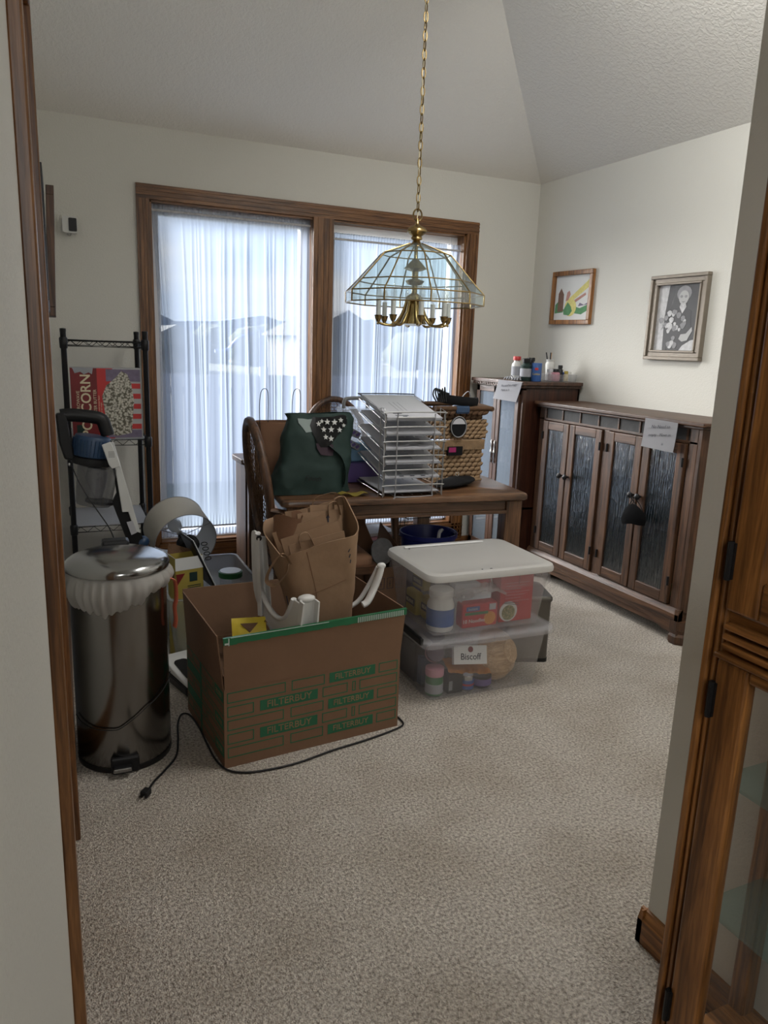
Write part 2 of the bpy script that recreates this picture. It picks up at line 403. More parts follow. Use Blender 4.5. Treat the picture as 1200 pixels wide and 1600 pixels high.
def text(p, name, body, loc, xdir, ydir, size, m, align='CENTER', shear=0, bold=0):
    """raised lettering; loc/xdir/ydir in world space"""
    cu = bpy.data.curves.new(name, 'FONT'); cu.body = body; cu.size = size; cu.align_x = align; cu.align_y = 'CENTER'
    cu.extrude = .0004; cu.shear = shear; cu.offset = bold; cu.resolution_u = 3
    cu.materials.append(MATS[m])
    x = Vector(xdir).normalized(); y = Vector(ydir); y = (y - x*y.dot(x)).normalized(); z = x.cross(y)
    M = Matrix(((x.x, y.x, z.x, loc[0]), (x.y, y.y, z.y, loc[1]), (x.z, y.z, z.z, loc[2]), (0, 0, 0, 1)))
    o = bpy.data.objects.new(name, cu); C.objects.link(o)
    dg = bpy.context.evaluated_depsgraph_get()
    me = bpy.data.meshes.new_from_object(o.evaluated_get(dg)); bpy.data.objects.remove(o)
    me.transform(M)
    if not me.materials: me.materials.append(MATS[m])
    o2 = bpy.data.objects.new(name, me); C.objects.link(o2)
    if p: o2.parent = p; me.transform(rootM(p).inverted())
    return o2

# ------------------------------------------------------------------ room shell
WL = lambda y: -.0367 + .0252*y          # left wall plane (not quite square to the others)
FY, RX, CH, SL = 4.36, 3.09, 2.45, .51   # far wall, right wall, spring line, pitch of the vault
bm = B(); box(bm, -.6, 3.3, -1.7, 4.5, -.12, 0); struct('floor', bm, 'carpet')
# far wall with one wide opening (post added by the window)
bm = B()
X0, X1, X2, X3, ZB, ZT = .59, 1.51, 1.635, 2.545, .19, 2.09
box(bm, -.2, X0, FY, FY+.16, 0, CH+.1); box(bm, X3, 3.3, FY, FY+.16, 0, CH+.1)
box(bm, X0, X3, FY, FY+.16, ZT, CH+.1); box(bm, X0, X3, FY, FY+.16, -.0, ZB)
box(bm, X1+.02, X2-.02, FY+.002, FY+.16, ZB, ZT)
struct('wall_back', bm, 'wall_paint')
bm = B(); box(bm, RX, RX+.15, .95, FY+.16, 0, CH+.3); struct('wall_right', bm, 'wall_paint')
bm = B()   # left wall in two runs beside the doorway
def lw_seg(y0, y1, z0, z1):
    hexa(bm, [(WL(y0)-.16, y0, z0), (WL(y0), y0, z0), (WL(y1), y1, z0), (WL(y1)-.16, y1, z0), (WL(y0)-.16, y0, z1), (WL(y0), y0, z1), (WL(y1), y1, z1), (WL(y1)-.16, y1, z1)])
lw_seg(-1.7, 1.16, 0, 4.3); lw_seg(1.985, FY+.1, 0, 4.3); lw_seg(1.16, 1.985, 2.07, 4.3)
struct('wall_left', bm, 'wall_paint')
bm = B(); box(bm, 1.24, 1.40, -1.7, 1.097, 0, 4.5); box(bm, 1.40, RX+.15, .977, 1.097, 0, 4.5); struct('wall_front', bm, 'wall_paint')
bm = B(); box(bm, -.6, 1.4, -1.75, -1.6, 0, 4.6); struct('wall_near', bm, 'wall_paint')
bm = B()   # vaulted ceiling: two slopes meeting in a hip from the far right corner
d = 3.3; hp = (RX-d, FY-d, CH+SL*d); zt = CH+SL*d
def tri(pts, th=.1):
    a = [bm.verts.new(p) for p in pts]; b_ = [bm.verts.new((p[0], p[1], p[2]+th)) for p in pts]; n_ = len(pts)
    bm.faces.new(a[::-1]); bm.faces.new(b_)
    for i in range(n_): bm.faces.new((a[i], a[(i+1) % n_], b_[(i+1) % n_], b_[i]))
tri([(-.6, FY+.16, CH-SL*.16), (RX+.16, FY+.16, CH-SL*.16), (RX, FY, CH), hp, (-.6, FY-d, zt)])
tri([(RX+.16, FY+.16, CH-SL*.16), (RX+.16, -1.8, CH-SL*.16), (hp[0], -1.8, zt), hp])
tri([hp, (hp[0], -1.8, zt), (-.6, -1.8, zt), (-.6, FY-d, zt)])
struct('ceiling', bm, 'ceiling_paint')

# window casing and jamb liners
bm = B()
y0, y1 = FY-.018, FY+.001
def casing(x0, x1, z0, z1, ax):
    box(bm, x0, x1, y0, y1, z0, z1, ax)
    if ax == 0:
        for k in (.25, .55, .8): box(bm, x0+(x1-x0)*k-.004, x0+(x1-x0)*k+.004, y0-.004, y0, z0, z1, ax)
    else:
        for k in (.3, .6, .85): box(bm, x0, x1, y0-.004, y0, z0+(z1-z0)*k-.004, z0+(z1-z0)*k+.004, ax)
casing(.523, X0, .10, ZT+.0, 0); casing(X3, 2.63, .10, ZT, 0); casing(X1, X2, ZB, ZT, 0)
casing(.523, 2.63, ZT, 2.165, 1); casing(.523, 2.63, .085, ZB, 1)
for a_, b_ in ((X0, X0+.012), (X1-.002, X1+.022), (X2-.022, X2+.002), (X3-.012, X3)): box(bm, a_, b_, FY, FY+.15, ZB, ZT, 0)
box(bm, X0, X3, FY, FY+.15, ZT-.012, ZT, 1); box(bm, X0, X3, FY, FY+.15, ZB, ZB+.012, 1)
t = struct('trim_1', bm, ['oak_Z', 'oak_X'])
for i, (a_, b_) in enumerate(((X0+.012, X1-.002), (X2+.002, X3-.012))):
    bm = B(); f = .045
    box(bm, a_, a_+f, FY+.085, FY+.14, ZB+.012, ZT-.012); box(bm, b_-f, b_, FY+.085, FY+.14, ZB+.012, ZT-.012)
    box(bm, a_+f, b_-f, FY+.087, FY+.138, ZB+.012, ZB+.012+f); box(bm, a_+f, b_-f, FY+.087, FY+.138, ZT-.012-f, ZT-.012)
    box(bm, a_+.01, b_-.01, FY+.07, FY+.10, ZB+.012, ZB+.03)
    o = struct('window_%d' % (i+1), bm, 'white_vinyl', bev=.003)
    bm = B(); box(bm, a_+f, b_-f, FY+.11, FY+.116, ZB+.012+f, ZT-.012-f); struct('pane', bm, 'window_glass', parent=o)
# left doorway casing + door
bm = B()
def lcase(y0, y1, z0, z1):
    t_ = .018
    hexa(bm, [(WL(y0)-.001, y0, z0), (WL(y0)+t_, y0, z0), (WL(y1)+t_, y1, z0), (WL(y1)-.001, y1, z0), (WL(y0)-.001, y0, z1), (WL(y0)+t_, y0, z1), (WL(y1)+t_, y1, z1), (WL(y1)-.001, y1, z1)])
lcase(1.985, 2.05, 0, 2.07); lcase(1.10, 1.165, 0, 2.07); lcase(1.10, 2.05, 2.07, 2.14)
struct('trim_2', bm, 'oak_Z', bev=.003)
bm = B(); box(bm, WL(1.16)-.12, WL(1.16)-.08, 1.16, 1.985, 0.003, 2.07); o = struct('door_1', bm, 'golden_oak_Z')
bm = B(); lathe(bm, [(.01, 0), (.012, .03), (.027, .04), (.027, .06), (.001, .065)], M=Matrix.Rotation(PI/2, 4, 'Y'), c=(WL(1.16)-.08, 1.9, .95), seg=14); struct('door_knob', bm, 'brass', 40, parent=o)
# baseboards
def base_prof(): return [(0, 0), (.015, 0), (.015, .062), (.010, .075), (.006, .088), (0, .09)]
bm = B(); prism(bm, base_prof(), lambda u, v, w_: Vector((1.24-u, w_, v)), .30, 1.112); prism(bm, base_prof(), lambda u, v, w_: Vector((w_, 1.097+u, v)), 1.225, RX); struct('baseboard_front', bm, 'golden_oak_Y')
bm = B(); prism(bm, base_prof(), lambda u, v, w_: Vector((w_, FY-u, v)), .08, RX); struct('baseboard_back', bm, 'oak_X')
bm = B(); prism(bm, base_prof(), lambda u, v, w_: Vector((RX-u, w_, v)), 1.1, FY-.01); struct('baseboard_right', bm, 'oak_Y')
bm = B(); prism(bm, base_prof(), lambda u, v, w_: Vector((WL(w_)+u, w_, v)), 2.05, FY-.01); struct('baseboard_left', bm, 'oak_Y')

# ------------------------------------------------------------------ outside
bm = B(); box(bm, -30, 60, 4.6, 9.0, -.42, -.32); o = struct('ground', bm, 'grass')
bm = B(); box(bm, -60, 140, 9.0, 85, -.5, -.36); o = struct('ground_field', bm, 'far_field')
bm = B(); box(bm, -60, 140, 62, 70, -.36, -.3); o = struct('ground_road', bm, 'far_road')
t = thing('board_fence', 'grey vertical board fence standing across the yard outside the windows', 'fence', (3, 9, -.32))
bm = B(); x = -3.0
while x < 10:
    h = .98+random.uniform(-.01, .01); box(bm, x, x+.135, 9.0, 9.02, -.32, h); x += .142
part(t, 'fence_board', bm, 'fence_board')
bm = B()
for z in (0, .75): box(bm, -3, 10, 9.02, 9.06, z, z+.08)
part(t, 'rail', bm, 'fence_board')
for xx in (-.6, 1.2, 2.45, 4.6, 7.0): bm = B(); box(bm, xx, xx+.1, 8.94, 9.0, -.32, 1.08); part(t, 'post', bm, 'fence_board')
bm = B()
prof = [(-40, 0)]+[(x, 2.9+.9*noise.noise(Vector((x*.09, 0, 0)))+.5*noise.noise(Vector((x*.4, 3, 0)))) for x in range(-40, 90, 2)]+[(90, 0)]
prism(bm, prof, lambda u, v, w_: Vector((u, w_, v*1.40)), 86, 100); o = struct('hill', bm, 'far_hill')
def house(x0, x1, y0, y1, h, rh, label, nm='house'):
    t = thing(nm, label, 'house', ((x0+x1)/2, y0, -.36))
    bm = B(); box(bm, x0, x1, y0, y1, -.36, h); part(t, 'wall', bm, 'siding')
    bm = B(); ym = (y0+y1)/2
    prism(bm, [(x0-.4, h), (x1+.4, h), ((x0+x1)/2, h+rh)], lambda u, v, w_: Vector((u, w_, v)), y0-.3, y1); part(t, 'roof', bm, 'roofing' if nm == 'house' else 'siding')
    for k in range(3):
        xx = x0+(x1-x0)*(.2+.3*k); bm = B(); box(bm, xx, xx+(x1-x0)*.12, y0-.05, y0+.02, h*.35, h*.8); part(t, 'window', bm, 'dark_photo')
house(4.9, 8.2, 40, 46, 1.1, 1.0, 'low pale house with white gable seen through the left curtain', 'white_house')
house(10.2, 13.6, 30, 36, 1.7, 1.1, 'grey house beyond the fence seen through the right curtain below the glass lamp')
t = thing('playground_slide', 'blue playground slide beyond the fence seen through the left curtain', 'slide', (7.2, 32, -.36))
bm = B(); tube(bm, smooth_path([(6.6, 31, .95), (7.1, 31, 1.0), (7.6, 31, 1.5), (8.2, 31, 1.7)], 6), .16, 8, flat=(1, .5)); part(t, 'chute', bm, 'blue', 40)
bm = B()
for xx in (8.0, 8.5): tube(bm, [(xx, 31, -.36), (xx, 31, 1.9)], .05, 6)
part(t, 'ladder', bm, 'blue')
for k, (xx, yy, rr) in enumerate(((15, 55, 2.2), (19, 58, 2.6), (12.5, 60, 1.6), (27, 52, 3.0))):
    bm = B(); ell(bm, (xx, yy, .9), (rr, rr, 1.7), seg=14, rg=8)
    for v_ in bm.verts: v_.co += Vector((noise.noise(v_.co*1.3), noise.noise(v_.co*1.1+Vector((5, 0, 0))), noise.noise(v_.co*1.2+Vector((0, 9, 0)))))*.6
    single('distant_tree', bm, 'bush', 'dark rounded tree far beyond the fence behind the sheer curtains', 'tree', 60, 'far trees beyond the fence')

# ------------------------------------------------------------------ sheer curtains
def curtain(x0, x1, ztop, zbot, label, seed):
    t = thing('sheer_curtain', label, 'curtain', ((x0+x1)/2, FY+.03, zbot), 0, 'sheer curtains in the two windows')
    rnd = random.Random(seed)
    ph = [(rnd.uniform(0, 6.28), rnd.uniform(.7, 1.3)) for _ in range(5)]
    W = x1-x0
    pleats = [(rnd.uniform(.01, W-.01), rnd.uniform(-.035, .035), rnd.uniform(.002, .009), rnd.uniform(.004, .010), rnd.uniform(.2, 1.6)) for _ in range(30)]
    def f(u, v):
        z = zbot-.055+(ztop+.035-zbot+.055)*v
        hem = min(1, abs(z-ztop)/.25); hem2 = min(1, abs(z-zbot)/.25)
        k = .35+.65*min(hem, hem2)
        s = u*W
        dz = (z-1.1)
        g = math.sin(s*62+ph[0][0]+dz*.9+1.6*math.sin(s*9+ph[1][0])) + .6*math.sin(s*101+ph[2][0]+2.2*math.sin(s*13)) + .7*math.sin(s*27+ph[3][0]-dz*.5)
        sharp = math.copysign(abs(g)**.75, g)
        y = FY+.038+.0026*sharp*k
        for (sp_, dr, am, wd, zf) in pleats:
            q_ = (s-sp_-dr*(ztop-z)*.5)/wd
            if abs(q_) < 3: y += am*math.exp(-q_*q_)*k*min(1, .25+abs(z-zbot)*zf)
        if z > ztop+.004 or z < zbot-.004: y += .004*math.sin(s*330+ph[4][0])
        # bow the outer hems inwards between the rods
        pinch = .02*math.sin(PI*max(0, min(1, (z-zbot)/(ztop-zbot))))
        xx = x0+.004+pinch*(1-u)**4 + u*(W-.008-.0*pinch) + .004*math.sin(dz*3+s*40)*k
        return Vector((xx, y, z))
    bm = B(); grid(bm, 560, 40, f); part(t, 'cloth', bm, 'sheer_fabric', 180)
    bm = B(); tube(bm, [(x0, FY+.038, ztop), (x1, FY+.038, ztop)], .0065, 8); part(t, 'top_rod', bm, 'grey_light', 40)
    bm = B(); tube(bm, [(x0, FY+.038, zbot), (x1, FY+.038, zbot)], .005, 8); part(t, 'bottom_rod', bm, 'grey_mid', 40)
    return t
curtain(X0+.012, X1-.002, 2.046, .275, 'white sheer curtain gathered on rods in the wide left window', 1)
curtain(X2+.002, X3-.012, 1.99, .275, 'white sheer curtain in the right window behind the hanging glass lamp', 5)
# ------------------------------------------------------------------ hanging glass lamp
CX, CY_, CZ = 1.500, 2.985, 1.600
t = thing('chandelier', 'hanging brass lamp with faceted clear glass shade and candle bulbs', 'chandelier', (CX, CY_, 1.46))
NS = 10; rot = math.radians(4)
rings = [(.030, 1.802), (.151, 1.757), (.253, 1.645), (.300, 1.598), (.300, 1.553)]
def pv(k, r, z): a = rot+2*PI*k/NS; return Vector((CX+r*math.cos(a), CY_+r*math.sin(a), z))
came = B()
for (ra, za), (rb, zb) in zip(rings[:-1], rings[1:]):
    bev = za > 1.60
    for k in range(NS):
        bm = B()
        q = [pv(k, ra, za), pv(k+1, ra, za), pv(k+1, rb, zb), pv(k, rb, zb)]
        nn = (q[1]-q[0]).cross(q[3]-q[0]).normalized()*.0015
        hexa(bm, [p-nn for p in q]+[p+nn for p in q])
        part(t, 'glass_panel', bm, 'lamp_glass' if bev else 'bevel_glass')
        tube(came, [q[0], q[3]], .0035, 6); tube(came, [q[3], q[2]], .0030, 6)
part(t, 'shade_frame', came, 'brass', 40)
bm = B(); lathe(bm, [(.004, 1.905), (.008, 1.885), (.012, 1.878), (.036, 1.866), (.043, 1.856), (.043, 1.850), (.020, 1.832), (.024, 1.826), (.024, 1.820), (.014, 1.815), (.020, 1.806), (.036, 1.795), (.004, 1.793)], (CX, CY_, 0), 28); part(t, 'top_finial', bm, 'brass', 40)
bm = B(); lathe(bm, [(.008, 1.795), (.008, 1.745), (.012, 1.74), (.050, 1.700), (.034, 1.694), (.014, 1.688), (.014, 1.66), (.042, 1.650), (.030, 1.635), (.012, 1.63), (.012, 1.60), (.028, 1.590), (.034, 1.575), (.020, 1.56), (.030, 1.548), (.036, 1.52), (.055, 1.478), (.062, 1.470), (.008, 1.462)], (CX, CY_, 0), 24); part(t, 'centre_column', bm, 'brass', 40)
for k in range(8):
    a = math.radians(10+45*k)-.436; dx, dy = math.cos(a), math.sin(a)
    P2 = lambda r, z: Vector((CX+dx*r, CY_+dy*r, z))
    arm = part(t, 'arm', (lambda b_: (tube(b_, smooth_path([P2(.030, 1.585), P2(.038, 1.55), P2(.055, 1.505), P2(.085, 1.468), P2(.120, 1.463), P2(.148, 1.470), P2(.155, 1.478)], 5), .0055, 8, rs=None), b_)[1])(B()), 'brass', 60)
    c = P2(.155, 0)
    bm = B(); lathe(bm, [(.001, 1.462), (.006, 1.466), (.004, 1.473), (.010, 1.480), (.014, 1.490), (.016, 1.500), (.019, 1.503), (.012, 1.502)], (c.x, c.y, 0), 16); part(arm, 'candle_cup', bm, 'brass', 40)
    bm = B(); lathe(bm, [(.0105, 1.498), (.0105, 1.562), (.004, 1.564)], (c.x, c.y, 0), 14); part(arm, 'candle_sleeve', bm, 'white_plastic', 40)
    bm = B(); lathe(bm, [(.005, 1.563), (.0135, 1.578), (.0135, 1.595), (.006, 1.618), (.001, 1.628)], (c.x, c.y, 0), 14); part(arm, 'bulb', bm, 'bulb_glass', 60)
# chain: links alternate by a quarter turn, with the cord threaded through
bm = B(); tube(bm, [(CX+.020*math.cos(a*PI/8), CY_, 1.918+.024*math.sin(a*PI/8)) for a in range(16)], .0035, 6, closed=True); part(t, 'hanging_loop', bm, 'brass', 60)
chain_top = CH+SL*(min(FY-CY_, RX-CX))
z = 1.952; k = 0; bm = B()
while z < chain_top-.02:
    pts = []
    for a in range(12):
        u, v = .0085*math.cos(a*PI/6), .021*math.sin(a*PI/6)
        pts.append((CX+(u if k % 2 else 0), CY_+(0 if k % 2 else u), z+v))
    tube(bm, pts, .0024, 5, closed=True); z += .034; k += 1
o = part(t, 'chain', bm, 'brass', 60)
bm = B(); tube(bm, smooth_path([(CX+.004*math.sin(i), CY_+.004*math.cos(i), 1.9+(chain_top-1.9)*i/26) for i in range(27)], 3), .0022, 5); part(t, 'cord', bm, 'cream', 60)
bm = B(); lathe(bm, [(.06, .03), (.055, 0), (.02, -.012), (.004, -.03)], (CX, CY_, chain_top-.02), 20); part(t, 'ceiling_canopy', bm, 'brass', 40)

# ------------------------------------------------------------------ security camera
t = thing('security_camera', 'small white camera with black face on far wall left of window', 'camera', (.19, 4.33, 1.88))
bm = B(); prism(bm, rrect(.156, .226, 1.878, 1.958, .012), lambda u, v, w_: Vector((u, w_, v)), 4.290, 4.345); part(t, 'body', bm, 'white_plastic', 40)
bm = B(); prism(bm, rrect(.185, .223, 1.886, 1.950, .005), lambda u, v, w_: Vector((u, w_, v)), 4.285, 4.290); part(t, 'lens_face', bm, 'black_plastic', 40)
bm = B(); lathe(bm, [(.022, 0), (.022, .01), (.006, .014), (.006, .03)], (.17, 4.36, 1.905), 14, M=Matrix.Rotation(PI/2, 4, 'X')); part(t, 'wall_mount', bm, 'white_plastic', 40)
bm = B(); tube(bm, smooth_path([(.172, 4.33, 1.89), (.18, 4.33, 1.872), (.192, 4.32, 1.868), (.196, 4.31, 1.885)], 4), .003, 6); part(t, 'bracket', bm, 'chrome', 40)

# ------------------------------------------------------------------ pictures
def side_frame(y0, y1, z0, z1, th, lean, m, label):
    t = thing('picture_frame', label, 'picture', (WL(y0)+.01, (y0+y1)/2, z0))
    bm = B(); w_ = .035
    def pt(y, z, d): return Vector((WL(y)+.001+lean*(z-z0)/(z1-z0)+d, y, z))
    for (a, b_, c, d_) in ((y0, y1, z0, z0+w_), (y0, y1, z1-w_, z1), (y0, y0+w_, z0+w_, z1-w_), (y1-w_, y1, z0+w_, z1-w_)):
        hexa(bm, [pt(a, c, 0), pt(a, c, th), pt(b_, c, th), pt(b_, c, 0), pt(a, d_, 0), pt(a, d_, th), pt(b_, d_, th), pt(b_, d_, 0)])
    part(t, 'frame', bm, m, bev=.002)
    bm = B(); hexa(bm, [pt(y0+w_, z0+w_, .004), pt(y0+w_, z0+w_, .008), pt(y1-w_, z0+w_, .008), pt(y1-w_, z0+w_, .004), pt(y0+w_, z1-w_, .004), pt(y0+w_, z1-w_, .008), pt(y1-w_, z1-w_, .008), pt(y1-w_, z1-w_, .004)])
    part(t, 'picture', bm, 'grey_photo')
side_frame(3.40, 3.72, 1.445, 1.945, .030, .020, 'walnut_Z', 'brown-edged picture on left wall seen edge-on, nearer the far corner')
side_frame(2.75, 3.10, 1.45, 1.90, .012, .004, 'black_plastic', 'black picture frame on left wall, almost hidden by the door casing')

PX = RX-.002
def rframe(nm, ya, yb, z0, z1, w_, th, m, label, tilt=0):
    """frame on the right wall; ya is the far side, yb the near side"""
    t = thing(nm, label, 'picture', (PX, (ya+yb)/2, z0))
    cyy, czz = (ya+yb)/2, (z0+z1)/2
    def pt(y, z, d):
        a, b_ = y-cyy, z-czz; return Vector((PX-d, cyy+a*math.cos(tilt)-b_*math.sin(tilt), czz+a*math.sin(tilt)+b_*math.cos(tilt)))
    return t, pt
def fbar(bm, pt, a, b_, c, d_, d0, d1, mi=0):
    hexa(bm, [pt(a, c, d0), pt(a, c, d1), pt(b_, c, d1), pt(b_, c, d0), pt(a, d_, d0), pt(a, d_, d1), pt(b_, d_, d1), pt(b_, d_, d0)], mi)
def fring(bm, pt, ya, yb, z0, z1, w_, d0, d1, mi=0):
    fbar(bm, pt, yb, ya, z0, z0+w_, d0, d1, mi); fbar(bm, pt, yb, ya, z1-w_, z1, d0, d1, mi)
    fbar(bm, pt, yb, yb+w_, z0+w_, z1-w_, d0, d1, mi); fbar(bm, pt, ya-w_, ya, z0+w_, z1-w_, d0, d1, mi)
t, pt = rframe('picture_frame', 4.12, 3.725, 1.548, 1.875, .03, .02, 'oak_Y', 'oak-framed colourful drawing on right wall above the tall cabinet', .012)
bm = B(); fring(bm, pt, 4.12, 3.725, 1.548, 1.875, .028, 0, .024); part(t, 'frame', bm, 'golden_oak_Z', bev=.003)
bm = B(); fbar(bm, pt, 3.753, 4.092, 1.576, 1.847, .004, .008); pic = part(t, 'drawing', bm, 'mat_board')
def art(poly, m, d=.0086, ya=4.092, yb=3.753, z0=1.576, z1=1.847, parent=None, ptf=None, nm='drawn_shape'):
    bm = B(); f = ptf or pt
    prism(bm, poly, lambda u, v, w_: f(ya+(yb-ya)*u, z0+(z1-z0)*v, w_), d-.0004, d+.0003); return part(parent or pic, nm, bm, m)
art([(.10, .18), (.10, .60), (.17, .72), (.26, .58), (.27, .20)], 'art_brown'); art([(.02, .15), (.02, .34), (.10, .42), (.28, .24), (.26, .17)], 'art_green', .0080)
art([(.38, .45), (.92, .86), (.97, .92), (.99, .74), (.45, .38)], 'art_yellow'); art([(.42, .36), (.88, .60), (.90, .55), (.5, .33)], 'art_rose', .0092)
art([(.48+.17*math.cos(a*.4), .28+.20*math.sin(a*.4)) for a in range(16)], 'art_yellow', .0094); art([(.30, .12), (.28, .22), (.40, .40), (.50, .30), (.54, .20), (.46, .10)], 'art_green', .0100)
art([(.52, .16), (.60, .30), (.75, .26), (.98, .34), (.99, .22), (.8, .12)], 'art_green'); art([(.70, .30), (.74, .38), (.86, .33), (.96, .38), (.98, .34)], 'art_violet', .0092)
art([(.33, .42), (.36, .62), (.42, .66), (.46, .58), (.40, .44)], 'art_rose', .0096)
t, pt = rframe('photo_frame', 3.232, 2.843, 1.352, 1.792, .05, .03, 'silver_frame', 'pewter-framed black and white portrait on right wall above the low cabinet', 0)
bm = B(); fring(bm, pt, 3.232, 2.843, 1.352, 1.792, .018, 0, .030); fring(bm, pt, 3.216, 2.859, 1.368, 1.776, .026, 0, .020); fring(bm, pt, 3.192, 2.883, 1.392, 1.752, .012, 0, .026); part(t, 'frame', bm, 'silver_frame', bev=.003)
a0 = dict(ya=3.182, yb=2.893, z0=1.402, z1=1.742)
bm = B(); fbar(bm, pt, 2.893, 3.182, 1.402, 1.742, .004, .008); pic = part(t, 'photograph', bm, 'grey_photo')
art([(0, 0), (0, 1), (.26, 1), (.20, .5), (.22, 0)], 'grey_light', .0084, **a0, nm='curtain_print')
art([(.40, 1), (1, 1), (1, .12), (.6, 0), (.3, 0), (.3, .5)], 'dark_photo', .0084, **a0, nm='backdrop_print')
art([(.28, .12), (.34, .45), (.44, .62), (.66, .66), (.82, .60), (.86, .30), (.78, .06), (.5, 0), (.36, 0)], 'grey_photo', .0090, **a0, nm='dress_print')
art([(.62+.17*math.cos(a*.393), .86+.115*math.sin(a*.393)) for a in range(16)], 'grey_mid', .0094, **a0, nm='hair_print')
art([(.62+.115*math.cos(a*.393), .80+.105*math.sin(a*.393)) for a in range(16)], 'skin_grey', .0099, **a0, nm='face_print')
art([(.54, .66), (.58, .74), (.66, .74), (.70, .66), (.62, .56)], 'grey_light', .0096, **a0, nm='neck_print')
for a in (.565, .665):
    art([(a+.035*math.cos(k*.6), .815+.022*math.sin(k*.6)) for k in range(10)], 'grey_mid', .0103, **a0, nm='spectacles_print')
art([(.57, .745), (.62, .735), (.67, .748), (.62, .725)], 'dark_photo', .0103, **a0, nm='mouth_print')
art([(.60, .18), (.64, .25), (.76, .26), (.88, .36), (.90, .30), (.80, .16), (.68, .14)], 'skin_grey', .0100, **a0, nm='hand_print')
art([(.62, 0), (.70, .08), (.88, .16), (1, .18), (1, 0)], 'grey_light', .0096, **a0, nm='paper_print')
rnd = random.Random(3)
bm = B()
for k in range(34):
    a = rnd.uniform(0, 6.28); rr = math.sqrt(rnd.random()); u = .40+.32*rr*math.cos(a); v = .44+.15*rr*math.sin(a)
    if k > 26: u, v = .44+rnd.uniform(-.08, .1), .08+rnd.uniform(-.05, .12)
    r_ = rnd.uniform(.03, .06)
    prism(bm, [(u+r_*math.cos(q)*(1+.2*math.sin(3*q)), v+r_*.85*math.sin(q)) for q in [2*PI*i/9 for i in range(9)]], lambda uu, vv, w_: pt(a0['ya']+(a0['yb']-a0['ya'])*uu, a0['z0']+(a0['z1']-a0['z0'])*vv, w_), .0098, .0106+.0002*k/10, k % 2)
part(pic, 'bouquet_print', bm, ['grey_light', 'grey_mid'])

# ------------------------------------------------------------------ low cabinet with seeded glass doors
FX, YN, YF = 2.755, 2.50, 3.715
t = thing('sideboard', 'low dark wooden cabinet with four textured glass doors and slate tiles', 'cabinet', (2.92, 3.1, 0))
bm = B()
# shell: back, floor, far end, near end (with a chamfered front corner post)
box(bm, RX-.03, RX-.015, YN-.02, YF, .12, 1.05); box(bm, FX+.02, RX-.02, YF-.02, YF, .12, 1.05); box(bm, FX+.02, RX-.02, YN-.02, YN, .12, 1.05)
box(bm, FX+.02, RX-.02, YN, YF, .15, .17); box(bm, FX+.02, RX-.02, YN, YF, 1.03, 1.05)
part(t, 'carcass', bm, 'walnut_Z', bev=.002)
for q in ((YF-.055, YF, .12, 1.055), (3.095, 3.135, .17, .975), (YN, YN+.05, .12, 1.055)): bm = B(); box(bm, FX, FX+.025, *q); part(t, 'stile', bm, 'walnut_Z', bev=.003)
bm = B(); box(bm, FX, FX+.025, YN, YF, .975, .988); box(bm, FX, FX+.025, YN, YF, 1.045, 1.056)
for k in range(8):
    y = 3.66-k*.1555; box(bm, FX, FX+.025, y-.010, y+.002, .985, 1.05)
part(t, 'frieze', bm, 'walnut_Y', bev=.002)
for k in range(8):
    y = 3.65-k*.1555; bm = B(); box(bm, FX+.006, FX+.02, max(y-.1435, YN+.03), y, .988, 1.045); part(t, 'slate_tile', bm, 'slate')
bm = B()
prism(bm, [(0, .115), (0, .15), (.008, .165), (.02, .178), (.03, .178), (.03, .06), (.012, .06), (.012, .115)], lambda u, v, w_: Vector((FX-.018+u, w_, v)), YN-.03, YF+.01)
prism(bm, [(YN-.03, .115), (YN-.03, .05), (YN+.07, .055), (YN+.15, .085), (3.1, .10), (YF-.16, .085), (YF-.08, .055), (YF+.01, .05), (YF+.01, .115)], lambda u, v, w_: Vector((w_, u, v)), FX-.014, FX+.01)
box(bm, FX-.018, RX-.02, YN-.03, YN-.005, .06, .178)
part(t, 'plinth', bm, 'walnut_Y', bev=.002)
bm = B()   # top with the moulded edge
prism(bm, [(FX-.035, YN-.055), (FX-.035, YF+.02), (RX-.01, YF+.02), (RX-.01, YN-.10), (FX+.06, YN-.10)], lambda u, v, w_: Vector((u, v, w_)), 1.062, 1.082)
prism(bm, [(FX-.02, YN-.04), (FX-.02, YF+.01), (RX-.01, YF+.01), (RX-.01, YN-.08), (FX+.065, YN-.08)], lambda u, v, w_: Vector((u, v, w_)), 1.048, 1.064)
part(t, 'top', bm, 'walnut_Y', bev=.005)
bm = B(); prism(bm, [(FX+.0, YN), (FX+.0, YN-.02), (FX+.05, YN-.065), (RX-.02, YN-.065), (RX-.02, YN)], lambda u, v, w_: Vector((u, v, w_)), .165, 1.05)
for k in (0, 1, 2):
    box(bm, FX+.055+k*.10, FX+.065+k*.10, YN-.070, YN-.065, .2, 1.0)
part(t, 'side_panel', bm, 'walnut_Z', bev=.002)
for (xx, yy) in ((FX+.03, YN-.005), (FX+.03, YF-.04), (RX-.06, YN-.0), (RX-.06, YF-.04)):
    bm = B(); q = [(.038, 0), (.043, .012), (.043, .04), (.036, .055), (.044, .075), (.044, .12)]
    lathe(bm, [(r*1.25, z) for r, z in q], (xx, yy, 0), 8, M=Matrix.Rotation(PI/8, 4, 'Z')); part(t, 'foot', bm, 'walnut_Z')
for z in (.42, .66): bm = B(); box(bm, FX+.05, RX-.03, YN, YF-.02, z, z+.018); part(t, 'shelf', bm, 'walnut_Y')
doors = [(3.42, 3.66, 1), (3.14, 3.412, 0), (2.838, 3.09, 1), (2.56, 2.83, 0)]
